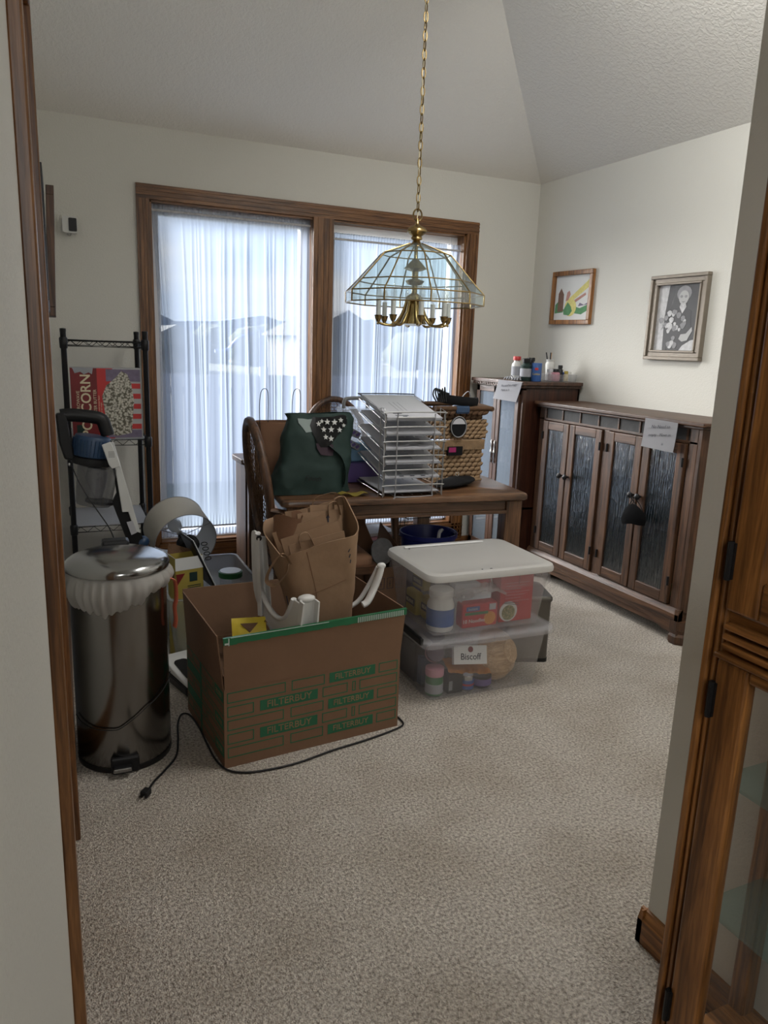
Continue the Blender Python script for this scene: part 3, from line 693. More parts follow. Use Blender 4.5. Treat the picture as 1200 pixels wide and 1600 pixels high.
for i, (ya, yb, knobnear) in enumerate(doors):
    bm = B(); s = .048; z0, z1 = .182, .972; x0, x1 = FX-.012, FX+.012
    box(bm, x0, x1, ya, ya+s, z0, z1); box(bm, x0, x1, yb-s, yb, z0, z1)
    box(bm, x0+.001, x1, ya+s, yb-s, z0, z0+.055, 1); box(bm, x0+.001, x1, ya+s, yb-s, z1-.05, z1, 1)
    dr = part(t, 'door', bm, ['walnut_Z', 'walnut_Y'], bev=.004)
    bm = B(); box(bm, FX-.003, FX+.003, ya+s, yb-s, z0+.055, z1-.05); part(dr, 'glass_pane', bm, 'seeded_glass')
    yk = ya+.022 if knobnear else yb-.022
    bm = B(); lathe(bm, [(.006, 0), (.006, .012), (.016, .02), (.017, .028), (.008, .036), (.001, .037)], (x0, yk, .672), 14, M=Matrix.Rotation(-PI/2, 4, 'Y')); part(dr, 'knob', bm, 'black_metal', 50)
    yh = yb-.004 if knobnear else ya+.004
    for z in (.885, .30):
        bm = B(); tube(bm, [(x0-.004, yh, z-.022), (x0-.004, yh, z+.022)], .006, 8); part(dr, 'hinge', bm, 'black_metal', 40)
# things behind the textured glass
for k, (yy, zz, m_, h_) in enumerate(((3.55, .17, 'silver_tin', .16), (3.3, .17, 'green', .12), (2.95, .17, 'paper_grey', .14), (2.68, .17, 'green', .05), (3.5, .438, 'paper', .12), (3.25, .438, 'jute', .12), (2.95, .438, 'paper_grey', .1), (3.3, .678, 'silver_tin', .12), (2.7, .678, 'light_blue', .1))):
    bm = B(); lathe(bm, [(.04, 0), (.05, .01), (.05, h_*.8), (.035, h_), (.001, h_)], (2.93, yy, zz+.001), 16)
    single('jar', bm, m_, ['dim silver jar on cabinet floor behind the farthest textured glass door', 'green jar on cabinet floor behind the second textured glass door', 'grey jar on cabinet floor behind the third textured glass door', 'low green dish on cabinet floor behind the nearest textured glass door', 'white jar on middle shelf behind the farthest textured glass door', 'tan jar on middle shelf behind the second textured glass door', 'grey jar on middle shelf behind the third textured glass door', 'silver jar on upper shelf behind the second textured glass door', 'light blue jar on upper shelf behind the nearest textured glass door'][k], 'jar', 40)

RD = (0, -1, 0); UZ = (0, 0, 1)      # lettering directions on faces that look towards -x
def note(ya, yb, z0, z1, x, label, lines, loc_fix, skew=0):
    t = thing('paper_note', label, 'note', (x, (ya+yb)/2, z0))
    bm = B()
    def f(u, v):
        return Vector((x-.002-.004*math.sin(u*3)*(1-v)-.010*(1-v)**2, ya+(yb-ya)*u+skew*(1-v), z1+(z0-z1)*(1-v)-.004*u))
    a = grid(bm, 10, 8, f)
    bmesh.ops.solidify(bm, geom=bm.faces[:], thickness=.0008)
    part(t, 'sheet', bm, 'paper', 60)
    for (s_, u, v, sz) in lines:
        p = f(u, v); text(t, 'handwriting', s_, (p.x-.0045, p.y, p.z), (0, -1, .10), UZ, sz, 'ink', shear=.35, bold=-.0004)
note(2.807, 2.596, .932, 1.072, FX-.036, 'white note taped to near end of low cabinet, reading no need to empty', [('No Need to', .52, .78, .024), ('empty - Move as', .52, .50, .0215), ('is', .66, .22, .022)], 0)

# ------------------------------------------------------------------ face mask hanging from a knob
t = thing('face_mask', 'black cup-shaped face mask hanging from a knob of the low cabinet', 'mask', (2.72, 2.80, .53))
bm = B()
def fm(u, v):
    a = (u-.5)*2; b_ = (v-.5)*2
    return Vector((2.700-.030*(1-a*a)*(1-.5*b_*b_), 2.795-a*.088*(1-.12*abs(b_)), .590+b_*.052*(1-.45*a*a)-.030*abs(a)**1.5+.012*a))
grid(bm, 14, 10, fm); bmesh.ops.solidify(bm, geom=bm.faces[:], thickness=.002); part(t, 'cup', bm, 'black_matte', 60)
for s_ in (-1, 1):
    bm = B(); tube(bm, smooth_path([(2.705, 2.795+s_*.06, .60), (2.722, 2.81+s_*.02, .64), (2.726, 2.848, .668), (2.712, 2.853, .678), (2.71, 2.83, .655), (2.70, 2.80+s_*.045, .615)], 5), .0022, 6); part(t, 'ear_loop', bm, 'black_matte', 60)

# ------------------------------------------------------------------ tall cabinet in the corner
GX, GN, GF, GT = 2.65, 3.755, 4.285, 1.20
t = thing('curio_cabinet', 'tall dark wooden cabinet with glass doors standing in the far right corner', 'cabinet', (2.86, 4.02, 0))
bm = B(); box(bm, GX+.02, RX-.02, GN, GN+.018, .02, GT-.03); box(bm, GX+.02, RX-.02, GF-.018, GF, .02, GT-.03); box(bm, RX-.035, RX-.02, GN, GF, .02, GT-.03)
box(bm, GX+.02, RX-.02, GN, GF, .06, .08); box(bm, GX+.02, RX-.02, GN, GF, .40, .418); box(bm, GX+.02, RX-.02, GN, GF, GT-.05, GT-.03)
part(t, 'carcass', bm, 'cherry', bev=.002)
bm = B(); box(bm, GX-.03, RX-.02, GN-.03, GF+.03, GT-.028, GT-.006); box(bm, GX-.015, RX-.02, GN-.015, GF+.015, GT-.045, GT-.028); part(t, 'top', bm, 'curio_Y', bev=.003)
bm = B()
for k in range(26):
    y = GF+.012-k*.0215; box(bm, GX-.026, GX-.014, y-.012, y, GT-.044, GT-.029)
part(t, 'dentil_moulding', bm, 'curio_Y')
bm = B(); box(bm, GX, GX+.022, GN, GN+.035, .02, GT-.04); box(bm, GX, GX+.022, GF-.03, GF, .02, GT-.04); box(bm, GX, GX+.022, GN, GF, .02, .085); box(bm, GX, GX+.022, GN, GF, .385, .43); box(bm, GX, GX+.022, GN, GF, GT-.06, GT-.04); part(t, 'face_frame', bm, 'curio_Z', bev=.002)
GM = (GN+GF)/2
for (ya, yb, z0, z1) in ((GM+.002, GF-.022, .425, GT-.05), (GN+.026, GM-.002, .425, GT-.05), (GM+.002, GF-.022, .09, .395), (GN+.026, GM-.002, .09, .395)):
    bm = B(); s = .038; x0, x1 = GX-.014, GX+.004
    box(bm, x0, x1, ya, ya+s, z0, z1); box(bm, x0, x1, yb-s, yb, z0, z1); box(bm, x0, x1, ya, yb, z0, z0+s, 1); box(bm, x0, x1, ya, yb, z1-s, z1, 1)
    dr = part(t, 'door', bm, ['curio_Z', 'curio_Y'], bev=.003)
    bm = B(); box(bm, GX-.008, GX-.004, ya+s, yb-s, z0+s, z1-s); part(dr, 'glass_pane', bm, 'curio_glass')
    if z0 > .3:
        yk = ya+.016 if ya > GM else yb-.016
        bm = B(); lathe(bm, [(.001, -.075), (.006, -.065), (.003, -.045), (.007, -.03), (.004, -.012), (.009, 0), (.004, .012), (.007, .03), (.003, .045), (.006, .065), (.001, .075)], (x0-.006, yk, .735), 10); part(dr, 'handle', bm, 'chrome', 40)
for z in (.64, .86): bm = B(); box(bm, GX+.04, RX-.04, GN+.02, GF-.02, z, z+.006); part(t, 'glass_shelf', bm, 'shelf_glass')
for k, (x, y, z, m_, h_, lb) in enumerate(((2.78, 4.12, .866, 'white_plastic', .12, 'white ornament on top glass shelf of tall cabinet, left door'), (2.78, 3.9, .866, 'paper', .10, 'white cup on top glass shelf of tall cabinet, right door'), (2.78, 3.88, .646, 'pink', .10, 'pink ornament on middle shelf behind the right tall cabinet door'), (2.78, 4.10, .646, 'silver_tin', .11, 'silver ornament on middle shelf behind the left tall cabinet door'), (2.78, 3.92, .419, 'orange', .09, 'orange ornament on bottom shelf behind right upper door of tall cabinet'))):
    bm = B(); lathe(bm, [(.02, 0), (.035, .01), (.03, h_*.3), (.04, h_*.6), (.02, h_*.85), (.028, h_), (.001, h_)], (x, y, z), 14); single('ornament', bm, m_, lb, 'ornament', 40)
note(3.985, 3.73, 1.075, 1.195, GX-.031, 'white handwritten note hanging over the front edge of the tall cabinet', [('No need to empty', .52, .78, .022), ('Move as is', .42, .52, .022)], 0, skew=.035)

# on top of the tall cabinet
def bottle(nm, label, cat, c, prof, m, parts=(), seg=20, group=None):
    t = thing(nm, label, cat, c, 0, group)
    bm = B(); lathe(bm, prof, c, seg); part(t, 'body', bm, m, 40)
    for (pn, pr, pm) in parts: bm = B(); lathe(bm, pr, c, seg); part(t, pn, bm, pm, 40)
    return t
ZC = GT-.005
def jarprof(r, h, nk=.6): return [(r*.9, 0), (r, .006), (r, h*.78), (r*nk, h*.9), (r*nk, h), (.001, h)]
def capprof(r, z0, z1): return [(r, z0), (r, z1-.003), (r*.9, z1), (.001, z1)]
def labprof(r, z0, z1): return [(r, z0), (r+.0012, z0+.0005), (r+.0012, z1-.0005), (r, z1)]
bottle('pill_bottle', 'white pill bottle with red cap on tall cabinet, leftmost of the bottles', 'bottle', (2.70, 3.92, ZC), jarprof(.030, .125), 'white_plastic', [('cap', capprof(.024, .122, .145), 'red'), ('label', labprof(.030, .03, .085), 'paper_grey')])
bottle('vitamin_bottle', 'dark green bottle with silver label on tall cabinet beside the blue can', 'bottle', (2.715, 3.84, ZC), jarprof(.034, .115), 'green_bag', [('cap', capprof(.026, .112, .135), 'black_plastic'), ('label', labprof(.034, .025, .075), 'paper_grey')])
bottle('dark_bottle', 'black-capped dark bottle standing behind the green bottle on tall cabinet', 'bottle', (2.79, 3.90, ZC), jarprof(.032, .12), 'black_plastic', [('cap', capprof(.025, .118, .14), 'black_plastic')])
tt = thing('blue_canister', 'blue canister with yellow lettering on top of the tall cabinet', 'canister', (2.765, 3.80, ZC))
bm = B(); lathe(bm, [(.030, 0), (.031, .002), (.031, .108), (.030, .11), (.001, .11)], (2.765, 3.80, ZC), 24); part(tt, 'can', bm, 'label_blue', 40)
dv = Vector((2.765, 3.80, 0)).normalized(); pr_ = Vector((dv.y, -dv.x, 0)); q = Vector((2.765, 3.80, ZC+.045))-dv*.0325
text(tt, 'lettering', 'Lotto', q, pr_, UZ, .020, 'yellow')
bm = B(); cbox(bm, q+Vector((0, 0, .03))+dv*.002, (.02, .002, .014), math.atan2(pr_.y, pr_.x)); part(tt, 'emblem', bm, 'red')
bm = B()
for k in range(6): tube(bm, smooth_path([(2.630+.006*k, 3.945-.02*k, ZC+.003), (2.638+.006*k, 3.935-.02*k, ZC+.016+.006*(k % 3)), (2.650+.004*k, 3.915-.018*k, ZC+.004)], 4), .008, 6, flat=(1, .35))
single('crumpled_wrapper', bm, ['paper_grey'], 'crumpled black and white wrapper at the front edge of the tall cabinet top', 'wrapper', 50)
# clear tray
tt = thing('clear_tray', 'clear plastic tray of small bottles on top of the tall cabinet', 'tray', (2.96, 3.82, ZC))
def open_tub(bm, M, x, y, h, th, taper=.0, r=.02, lip=0):
    """open rounded rectangular tub: outer skin, inner skin, floor"""
    def ring(g, z, k=0): return [M @ Vector((u*(1-0), v, z)) for u, v in rrect(-x/2+g, x/2-g, -y/2+g, y/2-g, max(r-g*.5, .004))]
    rings = [ring(taper, 0), ring(taper*.4, h*.6), ring(0, h-.004)]
    if lip: rings += [ring(-lip, h-.004), ring(-lip, h), ring(th, h)]
    else: rings += [ring(0, h), ring(th, h)]
    rings += [ring(taper*.4+th, h*.6), ring(taper+th, th)]
    loft(bm, rings, True)
M0 = Matrix.Translation((2.955, 3.85, ZC)); bm = B(); open_tub(bm, M0, .22, .15, .045, .002, .006, .012, .004); part(tt, 'tub', bm, 'clear_plastic', 50)
for k, (x, y, r, h, m_, cm, lb) in enumerate((
    (2.88, 3.82, .022, .060, 'clear_plastic', 'paper', 'small clear bottle at left end of the clear tray on tall cabinet'),
    (2.925, 3.82, .027, .062, 'pink', 'black_plastic', 'round pot with pink label and black lid in the clear tray'),
    (2.965, 3.83, .018, .085, 'black_plastic', 'black_plastic', 'slim black bottle in the middle of the clear tray'),
    (3.005, 3.82, .016, .05, 'cream', 'yellow_dull', 'small cream bottle with dull yellow cap in the clear tray'),
    (3.035, 3.83, .020, .045, 'clear_plastic', 'white_plastic', 'short clear bottle with white cap at right end of the tray'),
    (3.01, 3.88, .022, .065, 'blue', 'white_plastic', 'small blue bottle with white cap at back of the clear tray'))):
    bottle('small_bottle', lb, 'bottle', (x, y, ZC+.003), jarprof(r, h), m_, [('cap', capprof(r*.8, h*.9, h+.012), cm)], 14)
tt = thing('pencil_cup', 'white cup of pencils and brushes in the clear tray on tall cabinet', 'cup', (2.925, 3.885, ZC+.003))
bm = B(); lathe(bm, [(.020, 0), (.024, .05), (.030, .10), (.022, .115), (.026, .13), (.022, .13), (.018, .1), (.001, .1)], (2.925, 3.885, ZC+.003), 18); part(tt, 'cup', bm, 'white_plastic', 40)
for k, (a, b_, m_) in enumerate(((-.02, .02, 'black_plastic'), (0, 0, 'bowl_wood'), (.012, .01, 'bowl_wood'), (-.008, -.01, 'black_plastic'))):
    bm = B(); tube(bm, [(2.925+a*.3, 3.885+b_*.3, ZC+.08), (2.925+a, 3.885+b_, ZC+.175)], .004, 6)
    single('pencil', bm, m_, ['dark brush leaning left in the white pencil cup', 'tan pencil upright in middle of the white pencil cup', 'tan pencil leaning right in the white pencil cup', 'dark pen at the back of the white pencil cup'][k], 'pencil', 40)
# ------------------------------------------------------------------ dining table
TA = math.radians(-6.5); TW, TD, TH = 1.12, 1.22, .75
tr_ = Matrix.Rotation(TA, 4, 'Z'); tc_ = Vector((1.975, 2.69, 0)) + tr_ @ Vector((-TW/2, TD/2, 0))
t = thing('dining_table', 'oak dining table under the hanging lamp, crowded with bags and trays', 'table', tc_, TA)
bm = B()
def tbl(x, y, z): return Vector((x, y, z))
rr_ = rrect(-TW/2, TW/2, -TD/2, TD/2, .03)
def off(pts, g): return [(x*(1+g/(TW/2)), y*(1+g/(TD/2))) for x, y in pts]
loft(bm, [[tbl(x, y, z) for x, y in off(rr_, g)] for g, z in ((-.012, .716), (0, .722), (0, .738), (-.004, .746), (-.012, .75))]); part(t, 'tabletop', bm, 'table_X', 35, world=False)
bm = B()
for s in (-1, 1):
    box(bm, -TW/2+.07, TW/2-.07, s*(TD/2-.045)-.011, s*(TD/2-.045)+.011, .655, .716)
    box(bm, -TW/2+.07, TW/2-.07, s*(TD/2-.04)-.016, s*(TD/2-.04)+.016, .655, .672)
part(t, 'apron', bm, 'table_X', world=False, bev=.003)
bm = B()
for s in (-1, 1): box(bm, s*(TW/2-.045)-.011, s*(TW/2-.045)+.011, -TD/2+.07, TD/2-.07, .655, .716)
part(t, 'apron', bm, 'table_Y', world=False, bev=.003)
for sx in (-1, 1):
    for sy2 in (-1, 1): bm = B(); cbox(bm, (sx*(TW/2-.062), sy2*(TD/2-.062), .358), (.08, .08, .716)); part(t, 'leg', bm, 'table_Z', world=False, bev=.006)

# ------------------------------------------------------------------ cane-backed chairs (back at local -y, facing +y)
def make_chair(label, loc, rz, arms=True):
    t = thing('cane_chair', label, 'chair', loc, rz, 'cane-backed dining chairs around the table')
    by = -.215
    lean = lambda z: by-.135*max(0, (z-.42))**1.1
    W, zc, zr = .205, .775, .27
    def ov(a, k=1.0): return Vector((W*k*math.cos(a), 0, zc+zr*k*math.sin(a)))
    def ovp(a, k=1.0): p = ov(a, k); return Vector((p.x, lean(p.z), p.z))
    bm = B(); tube(bm, [ovp(2*PI*i/40) for i in range(40)], .019, 8, closed=True); part(t, 'back_frame', bm, 'cherry' if 0 else 'walnut_Z', 60, world=False)
    bm = B(); st = .020
    i = -13
    while i <= 13:
        x = i*st
        if abs(x) < W-.01:
            h = zr*math.sqrt(1-(x/W)**2); n_ = 8
            tube(bm, [Vector((x, lean(zc-h+2*h*k/n_), zc-h+2*h*k/n_)) for k in range(n_+1)], .0013, 4)
        i += 1
    i = -18
    while i <= 18:
        z = i*st
        if abs(z) < zr-.01:
            h = W*math.sqrt(1-(z/zr)**2); tube(bm, [Vector((-h, lean(zc+z)+.001, zc+z)), Vector((h, lean(zc+z)+.001, zc+z))], .0016, 4)
        i += 1
    for i in range(-18, 19, 2):     # diagonal strands
        for sg in (-1, 1):
            pts = []
            for k in range(41):
                u = -W+2*W*k/40; z = i*st*1.3+sg*u
                if (u/W)**2+(z/zr)**2 < .96: pts.append(Vector((u, lean(zc+z)-.001, zc+z)))
            if len(pts) > 2: tube(bm, [pts[0], pts[len(pts)//2], pts[-1]], .0013, 3)
    part(t, 'cane_panel', bm, 'jute_dark', 0, world=False)
    bm = B(); loft(bm, [[Vector((x*(1.0+.08*(y > 0)), y, z)) for x, y in rrect(-.225, .225, -.21, .22, .05)] for z in (.405, .44)]); part(t, 'seat_frame', bm, 'walnut_Y', 40, world=False)
    bm = B(); loft(bm, [[Vector((x*k, y*k, z)) for x, y in rrect(-.215, .215, -.20, .21, .05)] for k, z in ((1, .44), (1, .465), (.9, .48), (.5, .486))]); part(t, 'seat_cushion', bm, 'kraft_dark', 60, world=False)
    for s in (-1, 1):
        bm = B(); tube(bm, smooth_path([(s*.19, .19, .41), (s*.195, .205, .2), (s*.2, .20, .0)], 4), .02, 8, rs=[.024-.009*i/8 for i in range(9)]); part(t, 'leg', bm, 'walnut_Z', 60, world=False)
        bm = B(); tube(bm, smooth_path([(s*.165, lean(.62)-.0, .60), (s*.185, by, .42), (s*.19, by-.02, .2), (s*.2, by-.07, .0)], 4), .019, 8); part(t, 'leg', bm, 'walnut_Z', 60, world=False)
        if arms:
            bm = B(); tube(bm, smooth_path([(s*.205, lean(.70), .70), (s*.255, -.1, .675), (s*.27, .04, .66), (s*.255, .10, .63)], 5), .017, 8, flat=(1.2, .8)); a_ = part(t, 'armrest', bm, 'walnut_Y', 60, world=False)
            bm = B(); tube(bm, smooth_path([(s*.25, .08, .64), (s*.235, .07, .52), (s*.22, .05, .42)], 4), .014, 8); part(t, 'arm_post', bm, 'walnut_Z', 60, world=False)
    return t
make_chair('cane-backed chair seen almost edge-on at the left side of the table', (1.095, 3.065, 0), -PI/2-.07)
make_chair('cane-backed chair beyond the table, its rounded top showing above the green bag', (1.66, 4.02, 0), PI+.05, arms=False)
# ------------------------------------------------------------------ dark stand by the left window
t = thing('plant_stand', 'narrow dark wooden stand in front of left window, behind the edge-on chair', 'stand', (1.14, 4.12, 0))
bm = B(); loft(bm, [[Vector((1.14+x, 4.12+y, z)) for x, y in rrect(-.15, .15, -.13, .13, .03)] for z in (.705, .735)]); part(t, 'top', bm, 'walnut_X', 40, bev=.004)
for sx in (-1, 1):
    bm = B(); box(bm, 1.14+sx*.115-.012, 1.14+sx*.115+.012, 4.01, 4.23, 0, .705); part(t, 'side', bm, 'walnut_Z')
bm = B(); box(bm, 1.037, 1.243, 4.01, 4.23, .25, .27); part(t, 'shelf', bm, 'walnut_X')

# ------------------------------------------------------------------ things on the table
# dark green shopping bag
t = thing('shopping_bag', 'dark green fabric shopping bag with white stars on the table', 'bag', (1.04, 2.98, .75))
rows = [(.0, .852, 1.215, .17, 0), (.10, .862, 1.208, .18, .0), (.3, .885, 1.206, .17, 0), (.55, .905, 1.218, .14, 0), (.8, .922, 1.232, .10, 0), (.93, .928, 1.235, .07, 0), (1.0, .922, 1.220, .05, 0)]
def bagpt(rows, base, zt, yc, seed, amp, u, v):
    """v 0..1 height; u 0..1 round the bag"""
    for a, b_ in zip(rows[:-1], rows[1:]):
        if v <= b_[0]+1e-6: break
    k = (v-a[0])/(b_[0]-a[0]); x0, x1, d = [a[i]+(b_[i]-a[i])*k for i in (1, 2, 3)]
    an = 2*PI*u; c, s = math.cos(an), math.sin(an)
    X = math.copysign(abs(c)**.45, c); Y = math.copysign(abs(s)**.6, s)
    z = base+(zt-base)*v
    p = Vector(((x0+x1)/2+(x1-x0)/2*X, yc+d/2*Y, z))
    nn = noise.noise_vector(p*9+Vector((seed, 0, 0)))*amp + noise.noise_vector(p*24+Vector((seed, 5, 0)))*amp*.4
    if v < .02: nn.z = 0
    if v > .97: nn *= .4
    return p+nn
def make_bag(t, rows, base, zt, yc, seed, amp, m, nu=72, nv=28, open_top=True):
    bm = B(); rings = []
    for j in range(nv+1): rings.append([bagpt(rows, base, zt, yc, seed, amp, i/nu, j/nv) for i in range(nu)])
    if open_top:
        for j in range(nv, 3, -2):
            rg = [bagpt(rows, base, zt, yc, seed, amp, i/nu, j/nv) for i in range(nu)]
            c = sum(rg, Vector())/nu; rings.append([p+(c-p).normalized()*.003 for p in rg])
    fs = loft(bm, rings, True)
    return part(t, 'bag_body', bm, m, 70)
body = make_bag(t, rows, .752, 1.085, 2.99, 3, .016, 'green_bag')
def onfront(rows, base, zt, yc, u, v, seed, amp):
    """front (towards -y) surface point; u 0 left .. 1 right"""
    a = math.acos(max(-1, min(1, math.copysign(abs(2*u-1)**(1/.45), 2*u-1)))); return bagpt(rows, base, zt, yc, seed, amp, 1-a/(2*PI), v)
def patch(poly_rows, m, d, nm, par, RR, n_=10):
    """cloth panel laid just over the front face: rows of (v, u0, u1)"""
    bm = B(); V = []
    for v, ua, ub in poly_rows:
        V.append([bm.verts.new(onfront(*RR[:4], ua+(ub-ua)*i/n_, v, RR[4], RR[5])+Vector((0, -d, 0))) for i in range(n_+1)])
    for a, b_ in zip(V[:-1], V[1:]):
        for i in range(n_): bm.faces.new((a[i], a[i+1], b_[i+1], b_[i]))
    bmesh.ops.solidify(bm, geom=bm.faces[:], thickness=.0006)
    return part(par, nm, bm, m, 60)
RR = (rows, .752, 1.085, 2.99, 3, .016)
patch([(.93, .12, .86), (.88, .14, .84), (.83, .20, .78), (.78, .26, .70)], 'star_print', .0035, 'pale_panel', body, RR)
patch([(.96, .34, .88), (.86, .30, .86), (.76, .34, .74), (.66, .42, .66), (.60, .50, .60)], 'black_plastic', .006, 'dark_panel', body, RR)
patch([(.64, .42, .68), (.58, .45, .68), (.52, .50, .66)], 'plum', .0055, 'plum_panel', body, RR)
for (u, v, s) in ((.42, .88, .012), (.55, .90, .013), (.66, .89, .014), (.76, .90, .011), (.50, .80, .012), (.61, .80, .014), (.72, .80, .012), (.55, .71, .012), (.64, .70, .013), (.47, .92, .009), (.80, .84, .009)):
    bm = B(); c = onfront(*RR[:4], u, v, RR[4], RR[5])+Vector((0, -.0125, 0))
    prism(bm, [(s*(1 if k % 2 == 0 else .42)*math.sin(k*PI/5), s*(1 if k % 2 == 0 else .42)*math.cos(k*PI/5)) for k in range(10)], lambda uu, vv, w_: c+Vector((uu, w_, vv)), 0, .009); part(body, 'star', bm, 'mat_board')
bm = B(); pts = [onfront(*RR[:4], u, v, RR[4], RR[5])+Vector((0, -.012, 0)) for u, v in ((.60, .62), (.68, .58), (.78, .48), (.86, .30), (.90, .12), (.86, .05))]
tube(bm, smooth_path(pts, 6), .012, 8, flat=(1, .18)); part(t, 'handle', bm, 'green_bag', 60)
q = onfront(*RR[:4], .42, .20, RR[4], RR[5])+Vector((0, -.016, 0)); text(body, 'faint_lettering', 'Foods', q, (1, 0, -.12), UZ, .030, 'black_plastic', shear=.3)

# brown paper bag with wire handles behind it
t = thing('wire_handled_bag', 'dark brown paper bag with two upright wire loops behind the green bag', 'bag', (.97, 3.22, .75))
rows2 = [(0, .86, 1.07, .10), (.5, .858, 1.072, .11), (1.0, .856, 1.075, .09)]
rows2 = [r+(0,) for r in rows2]; make_bag(t, rows2, .752, 1.030, 3.21, 11, .006, 'kraft_dark', 48, 14)
for xa in (.868, 1.015):
    bm = B(); tube(bm, smooth_path([(xa, 3.17, .98), (xa-.003, 3.17, 1.10), (xa+.006, 3.17, 1.165), (xa+.030, 3.17, 1.17), (xa+.036, 3.17, 1.12), (xa+.034, 3.17, .98)], 6), .0016, 6); part(t, 'wire_loop', bm, 'black_metal', 60)
# yellow snack wrapper
bm = B(); grid(bm, 12, 6, lambda u, v: Vector((1.12+.12*u, 2.83+.05*v-.015*u, .754+.010*math.sin(u*9)*math.sin(v*5+1)**2+.005)))
bmesh.ops.solidify(bm, geom=bm.faces[:], thickness=.002); single('snack_wrapper', bm, 'yellow_dull', 'small yellow wrapper on the table edge below the green bag', 'wrapper', 60)

# wire letter tray organiser
t = thing('letter_tray_rack', 'silver wire letter rack of six tiers full of papers on the table', 'rack', (1.285, 2.775, .75), math.radians(-3))
ow, od, pit, tilt = .275, .33, .0605, .072
def LP(x, y, z): return Vector((x, y, z))
bm = B()
tube(bm, [LP(0, .05, .0), LP(0, .05, .372), LP(0, .012, .372), LP(0, .0, .36), LP(0, 0, .0)], .0022, 6); part(t, 'upright', bm, 'silver_wire', 50, world=False); bm = B()
tube(bm, [LP(.275, .0, .0), LP(.275, .0, .36), LP(.275, .05, .372), LP(.275, .05, 0)], .0022, 6)
part(t, 'upright', bm, 'silver_wire', 50, world=False)
bm = B(); tube(bm, smooth_path([LP(.055, -.005, .352), LP(.055, -.005, .02), LP(.060, -.005, .001), LP(.220, -.005, .001), LP(.225, -.005, .02), LP(.225, -.005, .352)], 3), .0028, 6); part(t, 'front_wire', bm, 'grey_mid', 50, world=False)
for k in range(6):
    z = .012+pit*k+(.0 if k else -.004); tl = tilt if k else .01
    bm = B()
    tube(bm, smooth_path([LP(.004, 0, z), LP(.004, -.002, z+.034), LP(.014, -.003, z+.043), LP(.261, -.003, z+.043), LP(.271, -.002, z+.034), LP(.271, 0, z)], 2), .0032, 6)
    for x in (.004, .271): tube(bm, [LP(x, 0, z), LP(x, od, z+tl)], .0026, 6)
    tube(bm, [LP(.004, od, z+tl), LP(.271, od, z+tl)], .0026, 6)
    for j in range(1, 6): tube(bm, [LP(.004+.0445*j, 0, z), LP(.004+.0445*j, od, z+tl)], .0015, 5)
    if k == 5: tube(bm, [LP(.055, -.004, z+.022), LP(.225, -.004, z+.022)], .004, 6)
    part(t, 'tray', bm, 'silver_wire', 50, world=False)
RM = rootM(t)
pl = ['stack of papers in the bottom tier of the silver letter rack', 'printed sheets in the second tier from the bottom of the letter rack', 'stack with grey picture sheet in the third tier of the letter rack', 'papers with a curled sheet in the fourth tier of the letter rack', 'white paper stack in the fifth tier, second from top of the letter rack', 'dark-edged paper stack on the top tier of the letter rack']
for k in range(6):
    z = .012+pit*k+.004; tl = (tilt if k else .01)/od; hh = (.006, .006, .010, .008, .010, .014)[k]
    p_ = thing('paper_stack', pl[k], 'papers', RM @ LP(.137, .17, z), t.rotation_euler.z, 'papers in the letter rack')
    bm = B()
    x0, x1, y0_, y1_ = .012, .263, .006, .325+(.012 if k == 5 else 0)
    n_ = 5
    for j in range(n_):
        dx = random.uniform(-.003, .003); dy = random.uniform(-.004, .003); za, zb = z+hh*j/n_, z+hh*(j+.9)/n_
        hexa(bm, [RM @ LP(*q) for q in ((x0+dx, y0_+dy, za+tl*y0_), (x1+dx, y0_+dy, za+tl*y0_), (x1+dx, y1_+dy, za+tl*y1_), (x0+dx, y1_+dy, za+tl*y1_), (x0+dx, y0_+dy, zb+tl*y0_), (x1+dx, y0_+dy, zb+tl*y0_), (x1+dx, y1_+dy, zb+tl*y1_), (x0+dx, y1_+dy, zb+tl*y1_))], 0 if j < n_-1 else 1)
    part(p_, 'sheets', bm, ['paper_grey', 'paper'])
    zt_ = z+hh+.0006
    def onp(x, y, e=0): return RM @ LP(x, y, zt_+tl*y+e)
    def bar(x0, x1, y0, y1, m, nm='printed_mark'):
        bm = B(); hexa(bm, [onp(x0, y0), onp(x1, y0), onp(x1, y1), onp(x0, y1), onp(x0, y0, .0004), onp(x1, y0, .0004), onp(x1, y1, .0004), onp(x0, y1, .0004)]); part(p_, nm, bm, m)
    if k == 5:
        bar(.06, .10, .06, .075, 'ink'); bar(.06, .12, .03, .045, 'print_grey'); bar(.09, .11, .02, .03, 'ink')
        for j in range(3): bar(.10+.02*j, .1015+.02*j, .10, .22, 'print_grey')
    if k == 2: bar(.03, .15, .04, .10, 'print_grey'); bar(.05, .09, .06, .09, 'grey_light')
    if k == 1: bar(.03, .22, .02, .10, 'print_grey'); [bar(.08+.05*j, .10+.05*j, .012, .02, 'ink') for j in range(3)]; bar(.10, .22, .03, .08, 'paper')
    if k == 3:
        bm = B(); grid(bm, 16, 2, lambda u, v: onp(.05+.16*u, .02+.1*v, .002+.012*math.exp(-((u-.55)/.16)**2))); bmesh.ops.solidify(bm, geom=bm.faces[:], thickness=.0008); part(p_, 'curled_sheet', bm, 'paper', 60); bar(.2, .225, .20, .206, 'ink')
    if k == 4: bar(.03, .2, .10, .103, 'print_grey')
bm = B(); tube(bm, [RM @ LP(*q) for q in smooth_path([(.014, .02, .344), (.010, .30, .402), (.02, .339, .410), (.255, .339, .410), (.265, .31, .404), (.267, .20, .383)], 3)], .0028, 6); 
# clipboard-like dark edge belongs to the top stack
part(p_, 'dark_edge', bm, 'black_plastic', 50)

